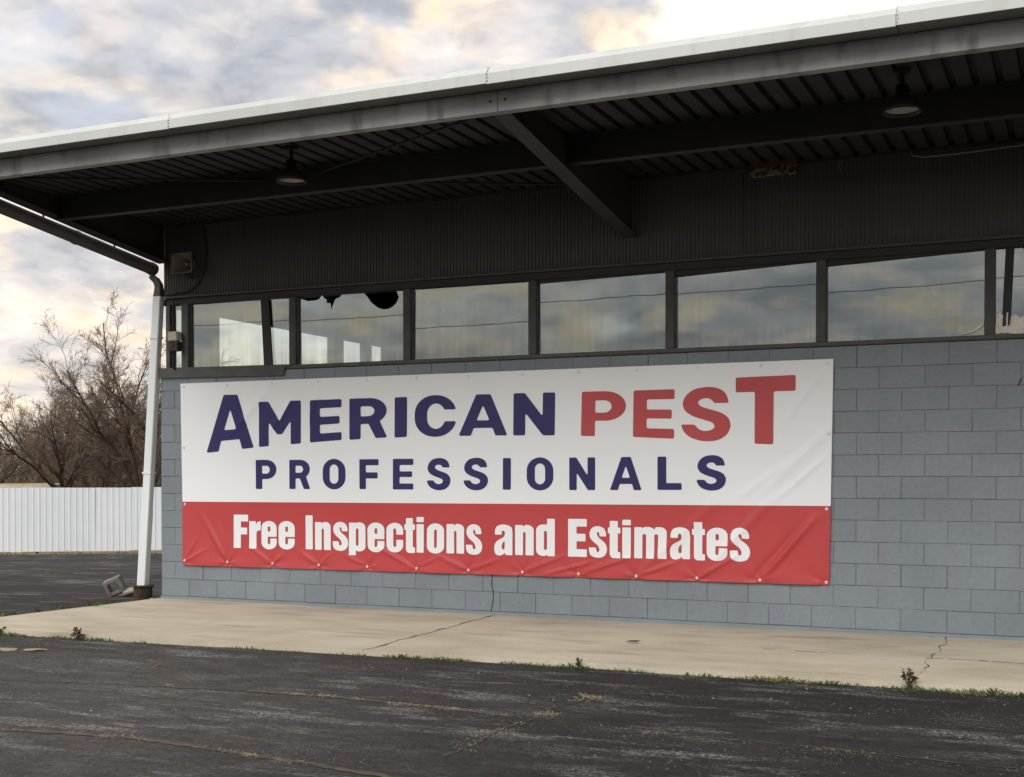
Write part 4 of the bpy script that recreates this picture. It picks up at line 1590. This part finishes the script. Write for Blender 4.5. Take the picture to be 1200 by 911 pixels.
def lot_cracks():
    r = random.Random(9)
    mb = MB()
    for ci, c in enumerate(CRACKS):
        _, ln = along(c, 0)
        n = int(ln / 0.05)
        prev = None
        for k in range(n + 1):
            (x, y), _ = along(c, k / n)
            (x2, y2), _ = along(c, min(1, k / n + 0.01))
            dx, dy = x2 - x, y2 - y
            l_ = math.hypot(dx, dy) or 1
            nx_, ny_ = -dy / l_, dx / l_
            if k == n:
                nx_, ny_ = 0, 1
            w = 0.004 + 0.014 * r.random() * (0.4 + 0.6 * abs(math.sin(k * 0.21 + ci)))
            if ci == 1 or (ci == 0 and x > 3.8):
                w += 0.014 + 0.012 * r.random()
            j = r.uniform(-0.012, 0.012)
            z = ground_z(x, y) + 0.004
            cur = ((x + nx_ * (j + w), y + ny_ * (j + w), z), (x + nx_ * (j - w), y + ny_ * (j - w), z))
            if prev:
                mb.face([prev[1], cur[1], cur[0], prev[0]])
            prev = cur
    o = mb.build('crack', 'crack_dirt', lot)


lot_cracks()


def blade(mb, r, x, y, z, h, w, lean=0.6):
    a = r.uniform(0, 2 * math.pi)
    b = r.uniform(0, 2 * math.pi)
    l_ = h * lean * r.uniform(0.3, 1.4)
    dx, dy = math.cos(a) * w, math.sin(a) * w
    ex, ey = math.cos(b) * l_, math.sin(b) * l_
    mb.face([(x - dx, y - dy, z), (x + dx, y + dy, z), (x + dx * 0.6 + ex * 0.5, y + dy * 0.6 + ey * 0.5, z + h * 0.65), (x + ex, y + ey, z + h * r.uniform(0.75, 1.05))])


def grasses():
    r = random.Random(12)
    mb = MB()
    for ci, f0, f1, dens, hh in DENS:
        c = CRACKS[ci]
        _, ln = along(c, 0)
        n = int(ln * (f1 - f0) * dens)
        for k in range(n):
            (x, y), _ = along(c, r.uniform(f0, f1))
            if r.random() < 0.9 and math.sin(x * 5.3 + ci) + 0.6 * math.sin(x * 13.1) < 0.25:
                continue
            x += r.gauss(0, 0.012)
            y += r.gauss(0, 0.016)
            for q in range(22):
                blade(mb, r, x + r.gauss(0, 0.045), y + r.gauss(0, 0.017), ground_z(x, y), hh * 0.42 * r.uniform(0.2, 1.3) ** 1.3, 0.0018, 1.7)
    # straw along the foot of the fence
    for k in range(5200):
        t = r.uniform(-17, 3)
        s = 17.55 - abs(r.gauss(0, 0.16))
        x, y = st(s, t)
        blade(mb, r, x, y, ground_z(x, y), r.uniform(0.015, 0.07) * (0.6 + 0.9 * math.sin(t * 2.1) ** 2), 0.006, 2.0)
    o = mb.build('dry_grass', 'dry_grass')
    tag(o, 'dry yellow grass growing in the lot cracks and along the fence', 'grass', kind='stuff')
    # green weeds along the edge of the walk
    mb = MB()

    def amount(x):
        a = 0.50 + 0.35 * math.sin(x * 1.3 + 0.5) + 0.25 * math.sin(x * 4.1)
        if 7.3 < x < 9.9:
            a += 0.55
        if 0.3 < x < 0.75:
            a += 0.4
        if 4.8 < x < 6.3:
            a -= 0.1
        a -= 0.45 * max(0.0, math.sin(x * 9.7) * math.sin(x * 2.9 + 1))
        return max(0.0, min(1.1, a))
    x = -0.2
    while x < 12:
        a = amount(x)
        for q in range(int(0.6 + 10 * a)):
            xx = x + r.uniform(-0.02, 0.02)
            yy = front_y(xx) - abs(r.gauss(0.004, 0.022 + 0.02 * a))
            blade(mb, r, xx, yy, -0.05, r.uniform(0.012, 0.062) * (0.30 + 0.62 * a) * (0.6 + 0.5 * abs(math.sin(xx * 17) * math.sin(xx * 6.1))), r.uniform(0.002, 0.006), 1.0)
        x += 0.02
    # along the left end of the slab
    for k in range(260):
        f = r.random()
        xx = -0.06 + (-0.27 + 0.06) * f - abs(r.gauss(0, 0.03))
        yy = -0.45 - 2.3 * f
        blade(mb, r, xx, yy, -0.05, r.uniform(0.03, 0.10) * (0.4 + abs(math.sin(yy * 5))), 0.004, 1.0)
    o = mb.build('edge_weeds', 'weed_green')
    tag(o, 'low green weeds along the edge of the sidewalk', 'weeds', kind='stuff')


grasses()


def loose_grit():
    # loose aggregate worn out of the surface, gathered in streaks along the traffic
    r = random.Random(77)
    mb = MB()
    n = 0
    tries = 0
    while n < 6000 and tries < 200000:
        tries += 1
        x = r.uniform(0.8, 11.2)
        y = r.uniform(-7.2, front_y(x) - 0.12)
        s = math.sin(y * 9.0 + 0.8 * math.sin(x * 0.9) + 0.3 * x) + 0.7 * math.sin(y * 4.1 - 0.35 * x + 1.0) + 0.6 * math.sin(x * 1.7 + y * 2.3)
        if s < r.uniform(-0.6, 2.3):
            continue
        # keep to what can be seen from the front of the lot
        q = r.random()
        d = 0.0018 + 0.0022 * q * q + (0.004 if q > 0.992 else 0)
        z = -0.05 + d * 0.3
        a = r.uniform(0, 6.28)
        ca, sa = math.cos(a) * d, math.sin(a) * d
        i = len(mb.v)
        e = r.uniform(0.8, 1.7)
        mb.v += [(x + ca * e, y + sa * e, z), (x - sa, y + ca, z), (x - ca * e, y - sa * e, z), (x + sa, y - ca, z), (x, y, z + d * 0.9)]
        mb.f += [(i, i + 1, i + 4), (i + 1, i + 2, i + 4), (i + 2, i + 3, i + 4), (i + 3, i, i + 4)]
        n += 1
    o = mb.build('loose_grit', 'grit_stone')
    tag(o, 'fine pale grit scattered over the worn asphalt', 'grit', kind='stuff')


loose_grit()


def weed(x, y, h, spread, n, mat, label, seed, leaf=0.012):
    r = random.Random(seed)
    t = empty('weed', (x, y, -0.05), label, 'weed')
    st_ = MB()
    lf = MB()
    for k in range(n):
        a = r.uniform(0, 6.28)
        l_ = spread * r.uniform(0.2, 1)
        hh = h * r.uniform(0.45, 1)
        p = [(0, 0, 0), (l_ * 0.4 * math.cos(a), l_ * 0.4 * math.sin(a), hh * 0.6), (l_ * math.cos(a), l_ * math.sin(a), hh)]
        st_.tube(p, [0.003, 0.002, 0.0012], 4)
        for q in range(7):
            f = r.uniform(0.3, 1.0)
            c = Vector(p[1]).lerp(Vector(p[2]), f)
            d = Vector((r.gauss(0, 1), r.gauss(0, 1), r.gauss(0, 0.6))).normalized()
            e = d.cross(Vector((r.gauss(0, 1), r.gauss(0, 1), 1))).normalized()
            s = leaf * r.uniform(0.6, 1.4)
            lf.face([c - e * s * 0.5, c + d * s, c + e * s * 0.5, c - d * s * 0.3])
    st_.build('stem', 'weed_brown', t)
    lf.build('leaves', mat, t)


weed(0.58, -3.20, 0.07, 0.17, 60, 'weed_green', 'flat green clump of weeds at the left edge of the sidewalk', 1, 0.020)
weed(1.62, -3.12, 0.115, 0.06, 16, 'weed_brown', 'small dark weed standing at the kerb in front of the downspout', 2, 0.020)
weed(8.94, -2.78, 0.155, 0.055, 16, 'weed_brown', 'brown curled weed at the kerb crack on the right', 3, 0.020)
weed(6.46, -2.83, 0.09, 0.035, 8, 'weed_green', 'little upright green weed at the kerb near mid picture', 4, 0.015)


# ---------------------------------------------------------------- fence
def fence():
    a = st(17.75, 0)
    t = empty('metal_fence', (*st(17.75, -7), -0.5), 'white ribbed sheet metal fence at the back of the lot', 'fence')
    ang = math.atan2(GT.y, GT.x)
    zb, zt = -0.47, 1.14
    pitch = 0.1475
    per = 6
    r = random.Random(2)
    t0 = -20.0
    k = 0
    while t0 < 6:
        mb = MB()
        prof = []
        for q in range(per):
            s0 = q * pitch
            prof += [(s0, 0.0), (s0 + 0.105, 0.0), (s0 + 0.116, -0.011), (s0 + 0.136, -0.011)]
        prof.append((per * pitch + 0.004, 0.0))
        for (xa, ya), (xb, yb) in zip(prof[:-1], prof[1:]):
            mb.face([(xa, ya, 0), (xb, yb, 0), (xb, yb, zt - zb), (xa, ya, zt - zb)])
        o = mb.build('fence_panel', 'fence_metal', t)
        o.location = ((t0 + 7) * GT.x, (t0 + 7) * GT.y, 0.03 + r.uniform(-0.012, 0.012) - 0.010 * (t0 + 10) * -0.5)
        o.rotation_euler = (R(r.uniform(-1.2, 1.2)), R(r.uniform(-0.25, 0.25)), ang + R(r.uniform(-0.4, 0.4)))
        t0 += per * pitch
        k += 1
    for q in range(11):
        mb = MB()
        mb.box(-0.03, 0.03, 0.03, 0.09, -0.2, 1.55)
        o = mb.build('post', 'steel_dark', t)
        o.location = ((-12 + q * 2.4) * GT.x, (-12 + q * 2.4) * GT.y, 0)
        o.rotation_euler = (0, 0, ang)


fence()


def shed():
    t = empty('low_shed', (-24.5, 22.0, -0.6), 'low building with a pale tan roof behind the white fence', 'shed')
    d = GT
    def P(u, v, z):
        return (-24.5 + GT.x * u + GN.x * v, 22.0 + GT.y * u + GN.y * v, z)
    def loft(mb, sec, u0, u1):
        i = len(mb.v)
        n = len(sec)
        mb.v += [P(u0, v, z) for v, z in sec] + [P(u1, v, z) for v, z in sec]
        for k in range(n):
            k2 = (k + 1) % n
            mb.f.append((i + k, i + k2, i + n + k2, i + n + k))
        mb.f.append(tuple(range(i + n - 1, i - 1, -1)))
        mb.f.append(tuple(range(i + n, i + 2 * n)))
    mb = MB()
    loft(mb, [(-2.0, -0.6), (2.0, -0.6), (2.0, 0.80), (-2.0, 0.80)], -7.8, 0.8)
    part(mb, 'wall', 'shed_wall', t)
    mb = MB()
    loft(mb, [(-2.3, 0.78), (-2.3, 0.86), (-0.8, 1.15), (0.9, 1.20), (2.3, 0.86), (2.3, 0.78)], -8.2, 1.2)
    part(mb, 'roof', 'tan_roof', t)


shed()


# ---------------------------------------------------------------- bare trees
def bare_tree(x, y, H, seed, label, lean=(0, 0), limbs=6, spread=0.62, trunk=0.16, rad=0.13, fork=None):
    r = random.Random(seed)
    z0 = ground_z(x, y) - 0.1
    t = empty('bare_tree', (x, y, z0), label, 'tree', 'bare trees behind the fence')
    wood, twigs = MB(), MB()

    def branch(p, d, ln, ra, lvl):
        nseg = (5, 7, 6, 4, 3)[lvl]
        sides = (9, 7, 5, 3, 3)[lvl]
        pts, rad_ = [p.copy()], [ra]
        q = p.copy()
        dd = d.normalized()
        wander = (0.07, 0.16, 0.22, 0.30, 0.34)[lvl]
        for k in range(nseg):
            f = (k + 1) / nseg
            dd = dd + Vector((r.gauss(0, wander), r.gauss(0, wander), r.gauss(0, wander) * 0.6))
            dd.z += (0.0, 0.035, 0.045, 0.03, 0.02)[lvl]
            dd.normalize()
            q = q + dd * (ln / nseg)
            pts.append(q.copy())
            rad_.append(ra * (1 - f * (0.35 if lvl == 0 else 0.80)) + 0.001)
        (wood if lvl < 3 else twigs).tube(pts, rad_, sides, cap=False)
        if lvl == 4:
            return
        kids = (0, 13, 11, 9)[lvl] if lvl else 0
        if lvl == 0:
            n = limbs
            for k in range(n):
                a = 2 * math.pi * (k + r.uniform(-0.3, 0.3)) / n
                tilt = spread * r.uniform(0.35, 1.15)
                nd = Vector((math.cos(a) * math.sin(tilt) + lean[0], math.sin(a) * math.sin(tilt) + lean[1], math.cos(tilt)))
                st_ = pts[-1] if k % 2 else pts[-2].lerp(pts[-1], r.uniform(0, 0.9))
                branch(st_, nd, H * r.uniform(0.66, 0.98), ra * r.uniform(0.26, 0.46), 1)
            return
        for k in range(kids):
            f = r.uniform(0.22, 1.0) if lvl < 3 else r.uniform(0.1, 1.0)
            i = min(int(f * nseg), nseg - 1)
            base = pts[i].lerp(pts[i + 1], f * nseg - i)
            ax = (pts[i + 1] - pts[i]).normalized()
            side = Vector((r.gauss(0, 1), r.gauss(0, 1), r.gauss(0, 0.5)))
            side = (side - ax * side.dot(ax)).normalized()
            ang = r.uniform(0.32, 0.80)
            nd = ax * math.cos(ang) + side * math.sin(ang)
            nl = ln * (0, 0.40, 0.42, 0.55)[lvl] * r.uniform(0.6, 1.25) * (1.15 - 0.5 * f)
            rr_ = max(0.0045, (ra * (1 - 0.8 * f)) * r.uniform(0.45, 0.7))
            rr_ = min(rr_, (0, 0.030, 0.012, 0.0065)[lvl])
            branch(base, nd, nl, rr_, lvl + 1)
    branch(Vector((0, 0, 0)), Vector((lean[0] * 0.3, lean[1] * 0.3, 1)), H * trunk, rad, 0)
    wood.build('trunk', 'bark', t, smooth=True)
    twigs.build('crown', 'twig', t)
    return t


bare_tree(-21.8, 21.8, 6.0, 35, 'bare branching tree behind the fence, left of the forked one', limbs=9, spread=1.15, trunk=0.26, rad=0.16)
bare_tree(-22.4, 23.8, 5.2, 12, 'forked bare tree behind the fence, nearer the downspout', limbs=5, spread=0.75, trunk=0.12, rad=0.11)
bare_tree(-18.4, 21.3, 6.5, 64, 'tallest bare tree, leaning left from behind the downspout', lean=(-0.06, -0.04), limbs=10, spread=0.72, trunk=0.16, rad=0.18)
bare_tree(-27.2, 21.4, 4.2, 8, 'bare tree at the left edge of the picture behind the fence', limbs=8, spread=1.05, trunk=0.18, rad=0.11)
bare_tree(-29.5, 31.0, 5.2, 77, 'farther bare tree standing back among the thicket', limbs=8, spread=0.9, trunk=0.2, rad=0.11)


def thicket():
    r = random.Random(41)
    mb = MB()
    bud = MB()

    def twig(p, d, ln, w):
        e = p + d * ln
        s = Vector((0.82, 0.57, 0)) * w
        m_ = p.lerp(e, 0.5) + Vector((r.gauss(0, 0.06), r.gauss(0, 0.06), 0)) * ln
        mb.face([p - s, p + s, m_ + s * 0.7, m_ - s * 0.7])
        mb.face([m_ - s * 0.7, m_ + s * 0.7, e + s * 0.25, e - s * 0.25])
    for k in range(760):
        s = 40 + 22 * r.random()
        t = r.uniform(-40, 10)
        x, y = st(s, t)
        h = (3.2 + 2.4 * r.random()) * (0.75 + 0.35 * math.sin(t * 0.35 + s * 0.2)) * (1.0 + 0.12 * (s - 40) / 22)
        base = Vector((x, y, -0.6))
        for q in range(9):
            a = r.uniform(0, 6.28)
            tl = r.uniform(0.05, 0.55)
            d = Vector((math.cos(a) * math.sin(tl), math.sin(a) * math.sin(tl), math.cos(tl)))
            hh = h * r.uniform(0.55, 1.0)
            twig(base, d, hh, 0.022)
            for v in range(10):
                f = r.uniform(0.15, 0.95)
                p = base + d * hh * f
                dd = (d + Vector((r.gauss(0, 0.7), r.gauss(0, 0.7), r.gauss(0, 0.35)))).normalized()
                twig(p, dd, hh * r.uniform(0.12, 0.32), 0.012)
    # undergrowth closing the view near the ground
    for k in range(16000):
        s = 44 + 16 * r.random()
        t = r.uniform(-42, 12)
        x, y = st(s, t)
        p = Vector((x, y, -0.6 + 3.2 * r.random() ** 1.5))
        d = Vector((r.gauss(0, 0.5), r.gauss(0, 0.5), 1)).normalized()
        twig(p, d, r.uniform(0.3, 0.9), r.uniform(0.012, 0.045))
    o = mb.build('thicket', 'thicket')
    tag(o, 'brown leafless thicket along the horizon behind the fence', 'thicket', kind='stuff')
    # shrub coming into olive bud by the downspout
    cx, cy = -24.2, 27.4
    t = empty('budding_shrub', (cx, cy, -0.6), 'olive green budding shrub behind the fence by the downspout', 'shrub')
    sb = MB()
    for k in range(34):
        a = r.uniform(0, 6.28)
        tl = r.uniform(0.1, 0.75)
        d = Vector((math.cos(a) * math.sin(tl), math.sin(a) * math.sin(tl), math.cos(tl)))
        h = r.uniform(1.4, 3.1)
        sb.tube([(0, 0, 0), d * h * 0.5 + Vector((0, 0, 0.1)), d * h], [0.02, 0.013, 0.004], 4)
        for q in range(46):
            p = d * h * r.uniform(0.3, 1.0) + Vector((r.gauss(0, 0.16), r.gauss(0, 0.16), r.gauss(0, 0.16)))
            u = Vector((r.gauss(0, 1), r.gauss(0, 1), r.gauss(0, 1))).normalized() * 0.035
            v = u.cross(Vector((r.gauss(0, 1), r.gauss(0, 1), r.gauss(0, 1)))).normalized() * 0.022
            bud.face([p - u, p - v, p + u, p + v])
    sb.build('stems', 'bark', t)
    bud.build('leaves', 'bud_olive', t)


thicket()
